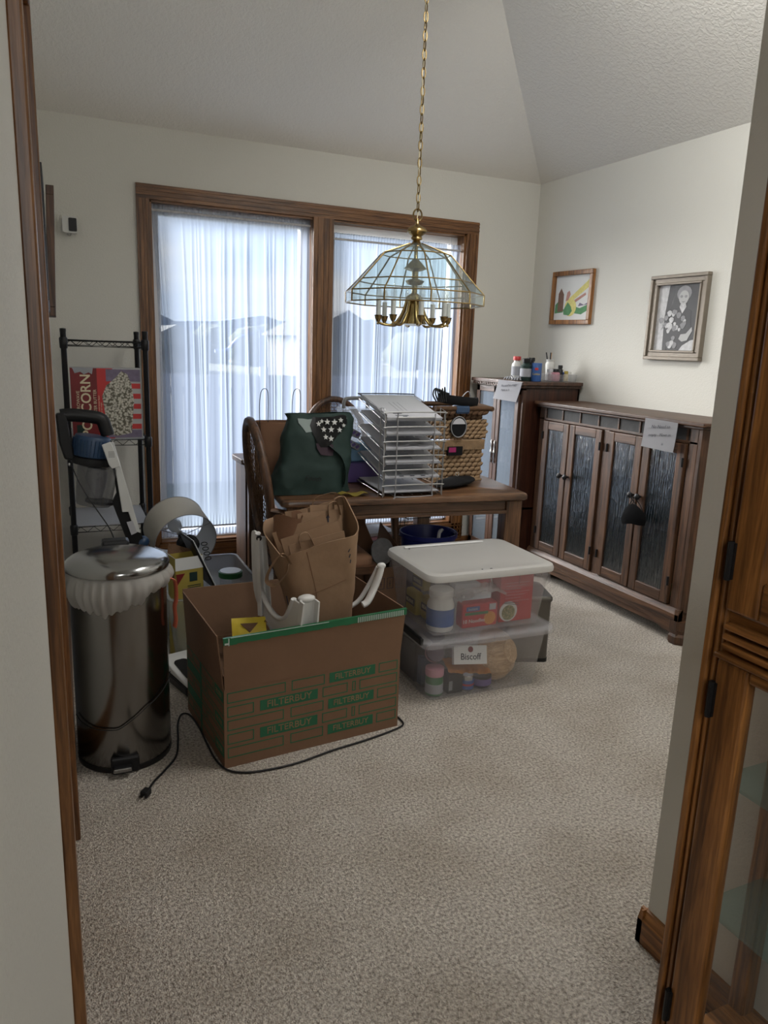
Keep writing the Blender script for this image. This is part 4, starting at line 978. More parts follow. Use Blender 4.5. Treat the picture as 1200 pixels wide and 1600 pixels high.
# wicker baskets
def wicker(t, x0, x1, y0, y1, z0, z1, rows_, m, flare=0, seed=1):
    rnd = random.Random(seed); bm = B(); rh = (z1-z0)/rows_
    per = [((x0, y0), (x1, y0)), ((x1, y0), (x1, y1)), ((x1, y1), (x0, y1)), ((x0, y1), (x0, y0))]
    for j in range(rows_):
        z = z0+rh*(j+.5); f = flare*(j+.5)/rows_
        for (a, b_) in per:
            a2 = Vector((a[0]+(f if a[0] == x1 else -f), a[1]+(f if a[1] == y1 else -f), 0)); b2 = Vector((b_[0]+(f if b_[0] == x1 else -f), b_[1]+(f if b_[1] == y1 else -f), 0))
            L_ = (b2-a2).length; n_ = max(3, int(L_/.030)); d = (b2-a2).normalized()
            for i in range(n_):
                c = a2+d*(L_*(i+.5+.5*(j % 2))/n_) if (i+.5+.5*(j % 2)) < n_ else a2+d*L_*.98
                M = Matrix.Rotation(math.atan2(d.y, d.x), 3, 'Z') @ Matrix.Rotation(-.42+rnd.uniform(-.12, .12), 3, 'Y')
                ell(bm, (c.x, c.y, z), (.0215, .0075, rh*.52), M, seg=8, rg=5)
    part(t, 'weave', bm, m, 70)
    bm = B(); box(bm, x0+.003, x1-.003, y0+.003, y1-.003, z0, z0+.006)
    for q in ((x0+.001, x1-.001, y0+.001, y0+.004), (x0+.001, x1-.001, y1-.004, y1-.001), (x0+.001, x0+.004, y0+.001, y1-.001), (x1-.004, x1-.001, y0+.001, y1-.001)): box(bm, q[0], q[1], q[2], q[3], z0, z1-.004)
    part(t, 'inner_shell', bm, 'jute_dark')
bx0, bx1, by0, by1 = 1.652, 1.935, 3.03, 3.23
t = thing('wicker_basket', 'lower woven rush basket with rectangular opening on the table', 'basket', (1.79, 3.13, .75), 0, 'stacked wicker baskets on the table')
wicker(t, bx0+.008, bx1-.012, by0+.008, by1-.008, .755, .905, 7, 'jute', 0, 2)
bm = B()
for k in range(40): x = bx0+.004+k*(bx1-bx0-.012)/39; box(bm, x-.003, x+.003, by0-.004, by0+.006, .905, .950)
for k in range(26): y = by0+k*(by1-by0)/25; box(bm, bx1-.010, bx1-.002, y-.003, y+.003, .905, .950)
tube(bm, [(bx0, by0, .947), (bx1-.006, by0, .947), (bx1-.006, by1, .947), (bx0, by1, .947)], .007, 6, closed=True)
part(t, 'rim', bm, 'jute', 60); bm = B()
tube(bm, [(bx0+.004, by0+.002, .757), (bx1-.01, by0+.002, .757), (bx1-.01, by1, .757), (bx0+.004, by1, .757)], .007, 6, closed=True)
part(t, 'base_rim', bm, 'jute', 60)
bm = B(); box(bm, 1.728, 1.808, by0-.010, by0+.002, .880, .922); part(t, 'opening', bm, 'black_matte')  # no cut-out: a solid black block paints the shade inside the slot
bm = B(); box(bm, 1.734, 1.772, by0-.0105, by0-.008, .895, .918); part(t, 'magenta_lining', bm, 'magenta')
t = thing('wicker_basket', 'upper woven rush basket with round opening stacked on the table', 'basket', (1.79, 3.13, .955), 0, 'stacked wicker baskets on the table')
wicker(t, bx0+.004, bx1+.002, by0+.002, by1-.002, .957, 1.045, 5, 'jute', 0, 5)
wicker(t, bx0+.02, bx1-.03, by0+.01, by1-.01, 1.050, 1.090, 2, 'jute_dark', .028, 8)
bm = B(); f = .03
tube(bm, smooth_path([(bx0-.0, by0-.01, 1.10), (bx1-.02, by0-.01, 1.10), (bx1+.018, by0-.005, 1.098), (bx1+.012, by1+.01, 1.104), (bx0, by1+.01, 1.104)], 4), .012, 8); part(t, 'rim', bm, 'jute_dark', 60)
bm = B(); M = Matrix.Rotation(PI/2, 4, 'X'); lathe(bm, [(.001, 0), (.040, 0), (.040, .014), (.001, .014)], (1.775, by0-.004, 1.015), 28, M=M, sy_=1.15); part(t, 'opening', bm, 'black_matte', 40)  # solid black disc, the shade inside the hole put into its colour
bm = B(); tube(bm, [(1.775+.041*math.cos(2*PI*k/28), by0-.019, 1.015+.048*math.sin(2*PI*k/28)) for k in range(28)], .0028, 6, closed=True); part(t, 'opening_rim', bm, 'grey_mid', 60)
bm = B(); prism(bm, [(.036*math.cos(a), .042*math.sin(a)) for a in [math.radians(q) for q in range(20, 161, 10)]], lambda u, v, w_: Vector((1.775+u, w_, 1.014+v)), by0-.021, by0-.018); part(t, 'white_contents', bm, 'paper')
# headset and cable on the basket
t = thing('headset', 'black headset with wide strap lying on top of the stacked baskets', 'headset', (1.78, 3.10, 1.11))
bm = B(); tube(bm, smooth_path([(1.68, 3.05, 1.150), (1.72, 3.02, 1.142), (1.80, 3.01, 1.134), (1.875, 3.03, 1.128), (1.90, 3.09, 1.128)], 6), .022, 10, flat=(.35, 1)); part(t, 'strap', bm, 'black_matte', 60)
bm = B(); box(bm, 1.755, 1.83, 3.005, 3.06, 1.075, 1.115); part(t, 'visor', bm, 'steel_blue', bev=.01)
for k in range(6):
    bm = B(); a = k*.5; tube(bm, smooth_path([(1.655+.01*k, 3.02, 1.13), (1.64+.012*k, 3.03, 1.165+.006*k), (1.665+.01*k, 3.05, 1.19-.004*k), (1.70+.008*k, 3.06, 1.165), (1.70, 3.04, 1.14)], 5), .004, 6); part(t, 'cable_loop', bm, 'black_plastic', 60)
bm = B(); tube(bm, smooth_path([(1.79, 3.02, 1.155), (1.81, 3.02, 1.175), (1.825, 3.02, 1.178), (1.84, 3.03, 1.155)], 4), .004, 6, flat=(1, .4)); part(t, 'white_tag', bm, 'paper', 50)
# black pouch
t = thing('black_pouch', 'black fabric pouch lying on the table in front of the baskets', 'pouch', (1.73, 2.94, .75))
bm = B()
for k in range(9): pass
M = Matrix.Rotation(math.radians(28), 3, 'Z'); ell(bm, (1.725, 2.935, .772), (.155, .062, .021), M, seg=24, rg=10)
for v_ in bm.verts: v_.co.z = max(.7515, v_.co.z+noise.noise(v_.co*16)*.008)
part(t, 'body', bm, 'black_matte', 70)
bm = B(); tube(bm, [(1.735+.009*math.cos(q), 2.93+.004, .806+.009*math.sin(q)) for q in [2*PI*i/12 for i in range(12)]], .0016, 5, closed=True); part(t, 'ring', bm, 'chrome', 60)
# behind the letter rack
t = thing('clear_case', 'clear lidded case with grey handle behind left side of the letter rack', 'case', (1.33, 3.22, .75))
bm = B(); M0 = Matrix.Translation((1.345, 3.24, .93)); open_tub(bm, M0, .15, .13, .15, .002, .008, .02); box(bm, 1.27, 1.42, 3.175, 3.305, 1.08, 1.086); part(t, 'case_body', bm, 'clear_plastic', 50)
bm = B(); tube(bm, smooth_path([(1.285, 3.24, 1.082), (1.287, 3.24, 1.115), (1.305, 3.24, 1.128), (1.39, 3.24, 1.128), (1.405, 3.24, 1.11), (1.405, 3.24, 1.085)], 5), .009, 8); part(t, 'handle', bm, 'grey_mid', 60)
t = thing('light_blue_box', 'light blue plastic box between the green bag and letter rack', 'box', (1.30, 3.2, .84))
bm = B(); cbox(bm, (1.325, 3.22, .885), (.15, .12, .085), .1); part(t, 'body', bm, 'light_blue', bev=.008)
t = thing('purple_box', 'purple box at the bottom behind left side of the letter rack', 'box', (1.33, 3.1, .75))
bm = B(); cbox(bm, (1.345, 3.20, .797), (.17, .16, .09), .05); part(t, 'body', bm, 'purple', bev=.006)
for k in range(2):
    t = thing('patterned_box', ['upper white box with purple pattern behind the letter rack', 'lower white box with purple pattern behind the letter rack'][k], 'box', (1.27, 3.1, .93))
    M = Matrix.Rotation(.5, 4, 'Y'); c = Vector((1.268, 3.135, .995-.055*k)); bm = B(); cbox(bm, c, (.11, .05, .028), 0, 0, M); part(t, 'body', bm, 'paper_grey')
    for j in range(5): bm = B(); cbox(bm, c+M @ Vector((-.042+.021*j, -.0255, 0)), (.012, .001, .018), 0, 0, M @ Matrix.Rotation(.6, 4, 'Y')); part(t, 'pattern_patch', bm, 'purple')

# ------------------------------------------------------------------ below the table
t = thing('cardboard_carton', 'open brown carton with printed symbols and red mark under the table', 'box', (1.22, 3.02, 0))
def carton(t, c, rz, w_, d, h, flaps, m, th=.005):
    M = Matrix.Translation(c) @ Matrix.Rotation(rz, 4, 'Z'); bm = B()
    for q in ((0, w_, 0, th), (0, w_, d-th, d), (0, th, th, d-th), (w_-th, w_, th, d-th)): box(bm, q[0], q[1], q[2], q[3], 0, h, 0, M)
    box(bm, th, w_-th, th, d-th, 0.001, th, 0, M)
    b_ = part(t, 'body', bm, m)
    return M, b_
Mc, cb = carton(t, (1.205, 2.905, 0), .03, .28, .33, .395, 0, 'cardboard')
bm = B(); hexa(bm, [Mc @ Vector(q) for q in ((.125, .325, .395), (.275, .325, .395), (.275, .33, .395), (.125, .33, .395), (.125, .36, .585), (.20, .36, .585), (.20, .365, .585), (.125, .365, .585))]); part(t, 'flap', bm, 'cardboard_dark')
bm = B(); hexa(bm, [Mc @ Vector(q) for q in ((.275, .01, .395), (.28, .01, .395), (.28, .32, .395), (.275, .32, .395), (.283, .03, .43), (.288, .03, .43), (.288, .30, .53), (.283, .30, .53))]); part(t, 'flap', bm, 'cardboard_dark')
bm = B()
for k in range(3):
    x = .135+.045*k
    for q in ((x, x+.032, .345, .347), (x, x+.032, .295, .297), (x, x+.002, .295, .347), (x+.030, x+.032, .295, .347), (x+.01, x+.02, .318, .320), (x+.014, x+.016, .305, .333)): box(bm, q[0], q[1], -.001, 0, q[2], q[3], 0, Mc)
part(cb, 'printed_symbols', bm, 'ink')
bm = B(); box(bm, .07, .12, -.001, 0, .315, .34, 0, Mc); part(cb, 'red_mark', bm, 'coral')
bm = B(); ell(bm, Mc @ Vector((.15, .15, .352)), (.09, .07, .028), seg=18, rg=8)
for v_ in bm.verts: v_.co += noise.noise_vector(v_.co*30)*.01
single('green_cloth', bm, 'lime', 'bright green crumpled cloth inside the open carton under the table', 'cloth', 60)
t = thing('grey_bowl', 'grey rounded lid standing in the carton beside the paper bag', 'lid', Mc @ Vector((.2, .22, .30)))
t['category'] = 'lid'; t.name = 'grey_lid'
bm = B(); lathe(bm, [(.001, 0), (.05, .004), (.062, .02), (.062, .028), (.05, .014), (.001, .01)], Mc @ Vector((.185, .10, .445)), 28, M=Matrix.Rotation(1.35, 4, 'X') @ Matrix.Rotation(.2, 4, 'Y')); part(t, 'disc', bm, 'grey_mid', 50)
bm = B(); lathe(bm, [(.105, 0), (.128, .50), (.138, .505), (.138, .525), (.131, .525), (.123, .50), (.10, .01), (.001, .008)], (1.635, 3.00, .001), 36); single('blue_tub', bm, 'bin_blue', 'dark blue round tub behind the white-lidded storage bin', 'tub', 40)
bm = B(); tube(bm, smooth_path([(1.635, 2.90, .515), (1.645, 2.91, .545), (1.665, 2.92, .552), (1.66, 2.94, .53)], 4), .008, 6, flat=(1, .4)); single('tissue', bm, 'paper', 'small white tissue sticking up at the rim of the dark blue tub', 'tissue', 50)
t = thing('wire_basket', 'black wire desk basket on the floor below right window', 'basket', (2.02, 3.86, 0))
bm = B()
for z in (0.01, .13, .26, .385): tube(bm, [(1.93, 3.80, z), (2.08, 3.80, z), (2.08, 4.02, z), (1.93, 4.02, z)], .004, 6, closed=True)
part(t, 'rim', bm, 'black_metal', 50)
bm = B()
for k in range(16):
    x = 1.93+.15*k/15; tube(bm, [(x, 3.80, .01), (x, 3.80, .30)], .0015, 4); tube(bm, [(x, 4.02, .01), (x, 4.02, .385)], .0015, 4)
for k in range(20):
    y = 3.80+.22*k/19; tube(bm, [(2.08, y, .01), (2.08, y, .385)], .0015, 4); tube(bm, [(1.93, y, .01), (1.93, y, .385)], .0015, 4)
part(t, 'mesh', bm, 'black_metal')
t = thing('magazine_pile', 'pile of colourful magazines on a low box seen under the table', 'magazines', (1.86, 3.9, 0))
bm = B(); cbox(bm, (1.80, 4.00, .09), (.20, .22, .18)); part(t, 'box', bm, 'paper_grey')
for k in range(5): bm = B(); cbox(bm, (1.80+random.uniform(-.01, .01), 4.0, .19+.022*k), (.19, .21, .018), random.uniform(-.2, .2)); part(t, 'magazine', bm, ['paper', 'red', 'paper_grey', 'pink', 'paper'][k])

# ------------------------------------------------------------------ storage bins
BM = Matrix.Translation((1.585, 2.545, 0)) @ Matrix.Rotation(math.radians(-1.5), 4, 'Z')
def mk(M, z): return M @ Matrix.Translation((0, 0, z))
t = thing('storage_bin', 'lower clear plastic storage bin holding a wooden bowl', 'bin', (1.585, 2.545, 0), 0, 'stacked clear storage bins')
bm = B(); open_tub(bm, mk(BM, .001), .56, .42, .262, .0025, .034, .035, .022); part(t, 'tub', bm, 'tub_plastic', 50)
bm = B(); rr1 = rrect(-.302, .302, -.232, .232, .04)
loft(bm, [[mk(BM, 0) @ Vector((x*g, y*g, z)) for x, y in rr1] for g, z in ((1.0, .243), (1.012, .247), (1.012, .262), (.99, .272), (.94, .274), (.93, .268), (.5, .268), (.5, .265), (.93, .264), (.985, .258), (.985, .243))], True)
for k in (-2, -1, 0, 1, 2): cbox(bm, BM @ Vector((k*.1, -.2355, .258)), (.002, .002, .03))
part(t, 'lid', bm, 'tub_plastic', 50)
bm = B(); box(bm, -.309, -.292, -.20, .12, .252, .282, 0, BM); part(t, 'latch', bm, 'black_plastic', bev=.006)
t = thing('storage_bin', 'upper clear plastic storage bin with dirty white lid', 'bin', (1.585, 2.545, .274), 0, 'stacked clear storage bins')
bm = B(); open_tub(bm, mk(BM, .276), .55, .42, .235, .0025, .030, .04, .004)
loft(bm, [[mk(BM, 0) @ Vector((x*g, y*g, z)) for x, y in rrect(-.275, .275, -.21, .21, .04)] for g, z in ((1.0, .452), (1.018, .455), (1.018, .508), (1.0, .51))], False)
part(t, 'tub', bm, 'tub_plastic', 50)
bm = B()
for q in ((-.03, -.028, .47, .51), (.11, .112, .46, .51), (-.03, .12, .448, .452)): box(bm, q[0], q[1], -.2165, -.2145, q[2], q[3], 0, BM)
part(t, 'moulded_ridge', bm, 'clear_plastic')
bm = B(); rr2 = rrect(-.288, .288, -.222, .222, .05)
loft(bm, [[mk(BM, 0) @ Vector((x*g, y*g, z)) for x, y in rr2] for g, z in ((.99, .505), (1.005, .507), (1.008, .520), (.992, .532), (.955, .537), (.90, .537), (.86, .533), (.5, .533))]); 
ld = part(t, 'lid', bm, 'lid_plastic', 40)
bm = B(); box(bm, -.215, .17, .172, .186, .534, .541, 0, BM); part(ld, 'ridge', bm, 'white_vinyl', bev=.003)
for (x, y, r) in ((-.01, -.195, .006), (-.05, -.193, .004), (-.2, .16, .004)): bm = B(); lathe(bm, [(r, 0), (r*.8, .0015), (.001, .0015)], BM @ Vector((x, y, .5355)), 8); part(ld, 'scuff', bm, 'ink')

def bb(x, y, z): return BM @ Vector((x, y, z))
Zu, Zl = .281, .006
bottle('supplement_jar', 'large white jar with blue label in the upper storage bin', 'jar', bb(-.185, -.118, Zu), [(.050, 0), (.054, .008), (.054, .105), (.044, .13), (.044, .135)]+[(.001, .135)], 'white_plastic', [('cap', [(.047, .135), (.048, .137), (.048, .165), (.044, .168), (.001, .168)], 'white_plastic'), ('label', labprof(.0545, .022, .092), 'label_blue')], 28)
# noodle packet
t = thing('noodle_packet', 'red noodle packet with white wrap in the middle of the upper bin', 'packet', bb(-.02, -.14, Zu))
bm = B(); loft(bm, [[bb(-.025+x*.082*k, -.13+y, z) for x, y in ((-1, -.028*k), (1, -.028*k), (1, .028*k), (-1, .028*k))] for k, z in ((.97, Zu), (1, Zu+.03), (1, Zu+.07), (.97, Zu+.10))]); part(t, 'pack', bm, 'red', bev=.006)
def deco(t, x0, x1, z0, z1, m, y=-.1595, nm='printed_patch'): bm = B(); box(bm, x0, x1, y-.001, y+.001, z0, z1, 0, BM); return part(t, nm, bm, m)
deco(t, -.09, -.03, Zu+.072, Zu+.09, 'label_blue'); deco(t, -.095, .01, Zu+.055, Zu+.066, 'green'); deco(t, .015, .045, Zu+.07, Zu+.095, 'paper')
text(t, 'lettering', '10 Noodles', bb(-.055, -.1615, Zu+.03), (1, 0, 0), UZ, .022, 'mat_board')
text(t, 'lettering', 'Instant', bb(-.062, -.1625, Zu+.081), (1, 0, 0), UZ, .016, 'paper')
bm = B(); lathe(bm, [(.028, 0), (.001, .004)], bb(.02, -.159, Zu+.035), 16, M=Matrix.Rotation(PI/2, 4, 'X')); part(t, 'bowl_print', bm, 'orange')
t = thing('plastic_wrap', 'crumpled clear plastic wrap above the red packet in upper bin', 'wrap', bb(-.02, -.12, Zu+.11))
bm = B(); grid(bm, 18, 12, lambda u, v: bb(-.12+.21*u, -.165+.11*v, Zu+.115+.035*math.sin(u*2.8)+.014*noise.noise(Vector((u*7, v*6, 0)))+.03*v)); bmesh.ops.solidify(bm, geom=bm.faces[:], thickness=.0008); part(t, 'film', bm, 'poly_wrap', 20)
t = thing('red_noodle_box', 'tall red box with picture of noodle bowl in the upper bin', 'box', bb(.16, -.1, Zu))
bm = B(); box(bm, .075, .232, -.14, -.07, Zu, Zu+.20, 0, BM); part(t, 'carton', bm, 'red', bev=.002)
for k in range(7): deco(t, .10, .215-.02*(k % 3), Zu+.165-.013*k, Zu+.1665-.013*k, 'pink', -.1405, 'small_print')
bm = B(); M = Matrix.Rotation(PI/2, 4, 'X'); lathe(bm, [(.043, 0), (.043, .0015), (.001, .0015)], bb(.118, -.1405, Zu+.045), 28, M=M); bw = part(t, 'plate_print', bm, 'mat_board')
bm = B(); lathe(bm, [(.032, 0), (.032, .002), (.001, .003)], bb(.118, -.1415, Zu+.04), 24, M=M); part(t, 'noodle_print', bm, 'noodle_print')
for k in (0, 1): bm = B(); tube(bm, [bb(.095, -.145, Zu+.088-.006*k), bb(.165, -.145, Zu+.078-.008*k)], .0012, 5); part(t, 'chopstick_print', bm, 'ink')
t = thing('white_strip_pack', 'narrow white packet lying at the top of the upper bin', 'packet', bb(-.07, -.15, .44)); bm = B(); cbox(bm, bb(-.075, -.11, .452), (.12, .05, .018), 0, 0, Matrix.Rotation(.05, 4, 'Y')); part(t, 'pack', bm, 'paper', bev=.004)
t = thing('red_snack_bag', 'red snack bag at the top of upper bin beside the red box', 'bag', bb(.03, -.1, .42)); bm = B(); ell(bm, bb(.02, -.06, .445), (.055, .045, .035), seg=16, rg=8)
for v_ in bm.verts: v_.co += noise.noise_vector(v_.co*30)*.008
part(t, 'pouch', bm, 'red', 40)
for k, (yy, zz, a_) in enumerate(((-.05, Zu, .1), (.06, Zu, -.05), (.0, Zu+.105, .15))):
    t = thing('bean_bag', ['nearest yellow bag of beans against left side of upper bin', 'farthest yellow bag of beans against left side of upper bin', 'topmost yellow bag of beans against left side of upper bin'][k], 'bag', bb(-.2, yy, zz), 0, 'bags of beans in the upper bin')
    bm = B(); cbox(bm, bb(-.205+.02*(k < 1), yy+.02, zz+.05), (.035, .10, .10 if k < 2 else .06), a_*.3); bd = part(t, 'pouch', bm, 'yellow_dull', bev=.01)
    bm = B(); cbox(bm, bb(-.2245+.02*(k < 1), yy+.02, zz+.055), (.002, .08, .03), a_*.3); part(bd, 'label', bm, 'ink')
    c = bb(-.2265+.02*(k < 1), yy+.02, zz+.055); text(bd, 'lettering', 'BEANS', c, (0, -1, 0), UZ, .022, 'cream')
t = thing('white_label_box', 'white box in left part of upper bin behind the white jar', 'box', bb(-.12, .05, Zu)); bm = B(); cbox(bm, bb(-.12, .05, Zu+.08), (.09, .1, .16), .1); part(t, 'carton', bm, 'paper_grey', bev=.003)
# lower bin contents
bottle('spice_jar', 'green jar with pink lid standing at front left of lower bin', 'jar', bb(-.20, -.125, Zl), [(.034, 0), (.036, .005), (.036, .08), (.001, .082)], 'green', [('cap', [(.037, .082), (.038, .085), (.038, .112), (.001, .115)], 'pink'), ('label', labprof(.036, .01, .05), 'paper_grey')], 22)
t = thing('tilted_jar', 'dark jar with pink band lying tilted on top of the green jar', 'jar', bb(-.20, -.11, .13)); M = Matrix.Rotation(-.5, 4, 'Y') @ Matrix.Rotation(1.0, 4, 'X')
bm = B(); lathe(bm, [(.034, -.04), (.036, -.035), (.036, .035), (.001, .04)], bb(-.195, -.105, .170), 22, M=M); part(t, 'body', bm, 'plum', 40)
bm = B(); lathe(bm, [(.0365, -.012), (.037, -.01), (.037, .012), (.0365, .014)], bb(-.195, -.105, .170), 22, M=M, cap=False); part(t, 'band', bm, 'pink', 40)
t = thing('black_box', 'small black box with grey label at front of lower bin', 'box', bb(-.115, -.12, Zl)); bm = B(); cbox(bm, bb(-.118, -.125, Zl+.042), (.070, .06, .084)); part(t, 'carton', bm, 'black_plastic', bev=.004)
bm = B(); cbox(bm, bb(-.140, -.156, Zl+.035), (.016, .001, .04)); part(t, 'label', bm, 'grey_mid')
bottle('tin_can', 'small silver tin can with blue and red label in lower bin', 'can', bb(-.052, -.13, Zl), [(.028, 0), (.029, .002), (.029, .062), (.027, .064), (.026, .061), (.001, .061)], 'silver_tin', [('label', labprof(.0292, .006, .045), 'label_blue'), ('label_band', labprof(.0302, .022, .030), 'red')], 24)
bottle('black_tub', 'round black tub with purple label right of the tin can', 'tub', bb(.022, -.12, Zl), [(.034, 0), (.042, .01), (.042, .035), (.001, .037)], 'black_plastic', [('label', labprof(.0425, .012, .040), 'purple'), ('cap', [(.043, .04), (.043, .05), (.001, .05)], 'black_plastic')], 24)
t = thing('orange_packet', 'crinkled orange packet across the jars in the lower bin', 'packet', bb(-.05, -.12, .09)); bm = B(); grid(bm, 20, 8, lambda u, v: bb(-.155+.20*u, -.165+.07*v, .105-.035*u+.035*v+.010*noise.noise(Vector((u*9, v*5, 2))))); bmesh.ops.solidify(bm, geom=bm.faces[:], thickness=.012); part(t, 'pack', bm, 'orange', 40)
t = thing('biscuit_box', 'white box lettered Biscoff leaning at front of the lower bin', 'box', bb(-.05, -.15, .12)); M = Matrix.Rotation(.12, 4, 'Y') @ Matrix.Rotation(-.35, 4, 'X'); cB = bb(-.055, -.145, .160)
bm = B(); cbox(bm, cB, (.155, .018, .075), 0, 0, BM.to_3x3().to_4x4() @ M); bx = part(t, 'carton', bm, 'mat_board', bev=.001)
Mx = BM.to_3x3().to_4x4() @ M; xd = Mx @ Vector((1, 0, 0)); yd = Mx @ Vector((0, 0, 1)); nd = Mx @ Vector((0, -1, 0))
text(bx, 'lettering', 'Biscoff', cB+nd*.0095-yd*.008, xd, yd, .036, 'ink', bold=.0004)
bm = B(); lathe(bm, [(.012, 0), (.012, .001), (.001, .001)], cB+nd*.0093+yd*.022, 18, M=Mx @ Matrix.Rotation(PI/2, 4, 'X')); part(bx, 'emblem', bm, 'dark_red', 40)
t = thing('wooden_bowl', 'pale wooden salad bowl standing tilted at right of lower bin', 'bowl', bb(.12, -.06, Zl))
M = Matrix.Rotation(math.radians(-14), 4, 'Z') @ Matrix.Rotation(math.radians(78), 4, 'X') @ Matrix.Rotation(.35, 4, 'Y')
M = Matrix.Rotation(math.radians(30), 4, 'Z') @ Matrix.Rotation(math.radians(68), 4, 'X')
bm = B(); lathe(bm, [(.001, .048), (.050, .048), (.052, .040), (.085, .020), (.108, -.018), (.113, -.045), (.106, -.045), (.100, -.018), (.078, .012), (.045, .03), (.001, .033)], bb(.135, -.085, .122), 36, M=M); part(t, 'bowl', bm, 'bowl_wood', 50)
t = thing('dark_packages', 'dark packages filling the left end of the lower bin', 'packages', bb(-.2, .05, Zl)); bm = B(); cbox(bm, bb(-.195, .07, .09), (.08, .16, .17)); part(t, 'carton', bm, 'dark_photo', bev=.005); bm = B(); cbox(bm, bb(-.196, -.035, .07), (.06, .035, .12)); part(t, 'blue_carton', bm, 'steel_blue', bev=.003)
# small step can behind the bins
t = thing('step_can', 'small grey steel step can on the carpet behind the storage bins', 'trash can', (2.0, 2.66, 0)); M = Matrix.Translation((1.965, 2.665, 0)) @ Matrix.Rotation(math.radians(-20), 4, 'Z')
bm = B(); loft(bm, [[M @ Vector((x, y, z)) for x, y in rrect(-.10, .10, -.11, .11, .02)] for z in (.018, .285)]); part(t, 'body', bm, 'small_can_steel', 40)
bm = B(); loft(bm, [[M @ Vector((x*g, y*g, z)) for x, y in rrect(-.102, .102, -.112, .112, .02)] for g, z in ((1, 0), (1, .018))]); part(t, 'base', bm, 'black_plastic', 40)
bm = B(); loft(bm, [[M @ Vector((x*g, y*g, z)) for x, y in rrect(-.105, .105, -.115, .115, .024)] for g, z in ((.99, .286), (1.01, .29), (1.01, .302), (.96, .310), (.5, .308))]); part(t, 'lid', bm, 'small_can_steel', 40)
bm = B(); box(bm, .1, .12, .02, .06, .03, .045, 0, M); part(t, 'pedal', bm, 'black_plastic')
# ------------------------------------------------------------------ big printed carton
FA = Vector((.480, 2.192, 0)); fa = math.radians(4.7); FW_, FD, FH, FL = .655, .455, .278, .18
t = thing('large_carton', 'large open cardboard box printed with green FILTERBUY bricks', 'box', FA+Vector((.33, .23, 0)), fa)
FM = Matrix.Translation(FA) @ Matrix.Rotation(fa, 4, 'Z'); th = .005
bm = B()
for q in ((0, FW_, 0, th), (0, FW_, FD-th, FD), (0, th, th, FD-th), (FW_-th, FW_, th, FD-th)): box(bm, q[0], q[1], q[2], q[3], 0, FH, 0, FM)
box(bm, th, FW_-th, th, FD-th, .001, th, 0, FM)
def frect(bm, x0, x1, z0, z1, solid=False, mi=1):
    if solid: box(bm, x0, x1, -.0008, 0, z0, z1, mi, FM); return
    e = .0034
    for q in ((x0, x1, z0, z0+e), (x0, x1, z1-e, z1), (x0, x0+e, z0, z1), (x1-e, x1, z0, z1)): box(bm, q[0], q[1], -.0006, 0, q[2], q[3], mi, FM)
def lrect(bm, y0, y1, z0, z1, solid=False, mi=1):
    if solid: box(bm, -.0008, 0, y0, y1, z0, z1, mi, FM); return
    e = .0034
    for q in ((y0, y1, z0, z0+e), (y0, y1, z1-e, z1), (y0, y0+e, z0, z1), (y1-e, y1, z0, z1)): box(bm, -.0006, 0, q[0], q[1], q[2], q[3], mi, FM)
labels = []
lay = {0: [(0, .32, 0), (.35, .545, 0), (.57, .855, 1), (.875, 1, 0)], 1: [(0, .145, 0), (.175, .505, 1), (.53, .685, 0), (.71, .735, 0), (.755, 1, 0)],
       2: [(0, .31, 0), (.345, .54, 0), (.565, .850, 1), (.87, 1, 0)], 3: [(0, .145, 0), (.175, .505, 1), (.53, .685, 0), (.71, .735, 0), (.755, 1, 0)], 4: [(0, .31, 0), (.345, .54, 0), (.565, .850, 1), (.87, 1, 0)]}
for r_, L_ in lay.items():
    z1 = .266-.0485*r_; z0 = z1-.037
    for a, b_, s in L_:
        x0, x1 = .010+a*(FW_-.018), .008+b_*(FW_-.018); frect(bm, x0, x1, z0, z1, s)
        if s: labels.append(((x0+x1)/2, (z0+z1)/2, x1-x0))
for r_ in range(5):
    z1 = .266-.0485*r_; z0 = z1-.037
    for k, (a, b_) in enumerate(((.008, .19), (.205, .262), (.275, .445)) if r_ % 2 else ((.008, .10), (.115, .262), (.275, .36), (.372, .445))):
        lrect(bm, a, b_, z0, z1, (k == 0 and r_ % 2 == 0) or (k == 2 and r_ % 2 == 1))
box(bm, -.001, 0, .262, .275, .0, FH-.01, 1, FM)
bd = part(t, 'body', bm, ['cardboard', 'green_ink'])
X_ = FM.to_3x3() @ Vector((1, 0, 0)); Y_ = FM.to_3x3() @ Vector((0, 1, 0))
for (x, z, w_) in labels: text(bd, 'lettering', 'FILTERBUY', FM @ Vector((x, -.0010, z)), X_, UZ, .0295 if w_ < .2 else .034, 'tape_letter' if 0 else 'jute', bold=.0002)
for r_ in (0, 2, 4): text(bd, 'lettering', 'FILTER', FM @ Vector((-.0010, .054, .247-.0485*r_)), -Y_, UZ, .022, 'jute')
def flap(pts, nm='flap', m='cardboard', th_=.004, dirn=(0, 1, 0)):
    bm = B(); d = Vector(dirn)*th_; hexa(bm, [FM @ Vector(q) for q in (pts[0], pts[1], Vector(pts[1])+d, Vector(pts[0])+d, pts[3], pts[2], Vector(pts[2])+d, Vector(pts[3])+d)]); return part(t, nm, bm, m)
fl1 = flap([(0.002, -.001, FH), (FW_-.002, -.001, FH), (FW_+.010, -.010, FH+.182), (-.004, -.012, FH+.180)])
flap([(0.002, FD-.004, FH), (FW_-.002, FD-.004, FH), (FW_, FD+.02, FH+.178), (-.004, FD+.02, FH+.195)])
flap([(-.001, .008, FH), (-.001, FD-.006, FH), (-.012, FD-.006, FH+.195), (-.016, .020, FH+.180)], dirn=(1, 0, 0))
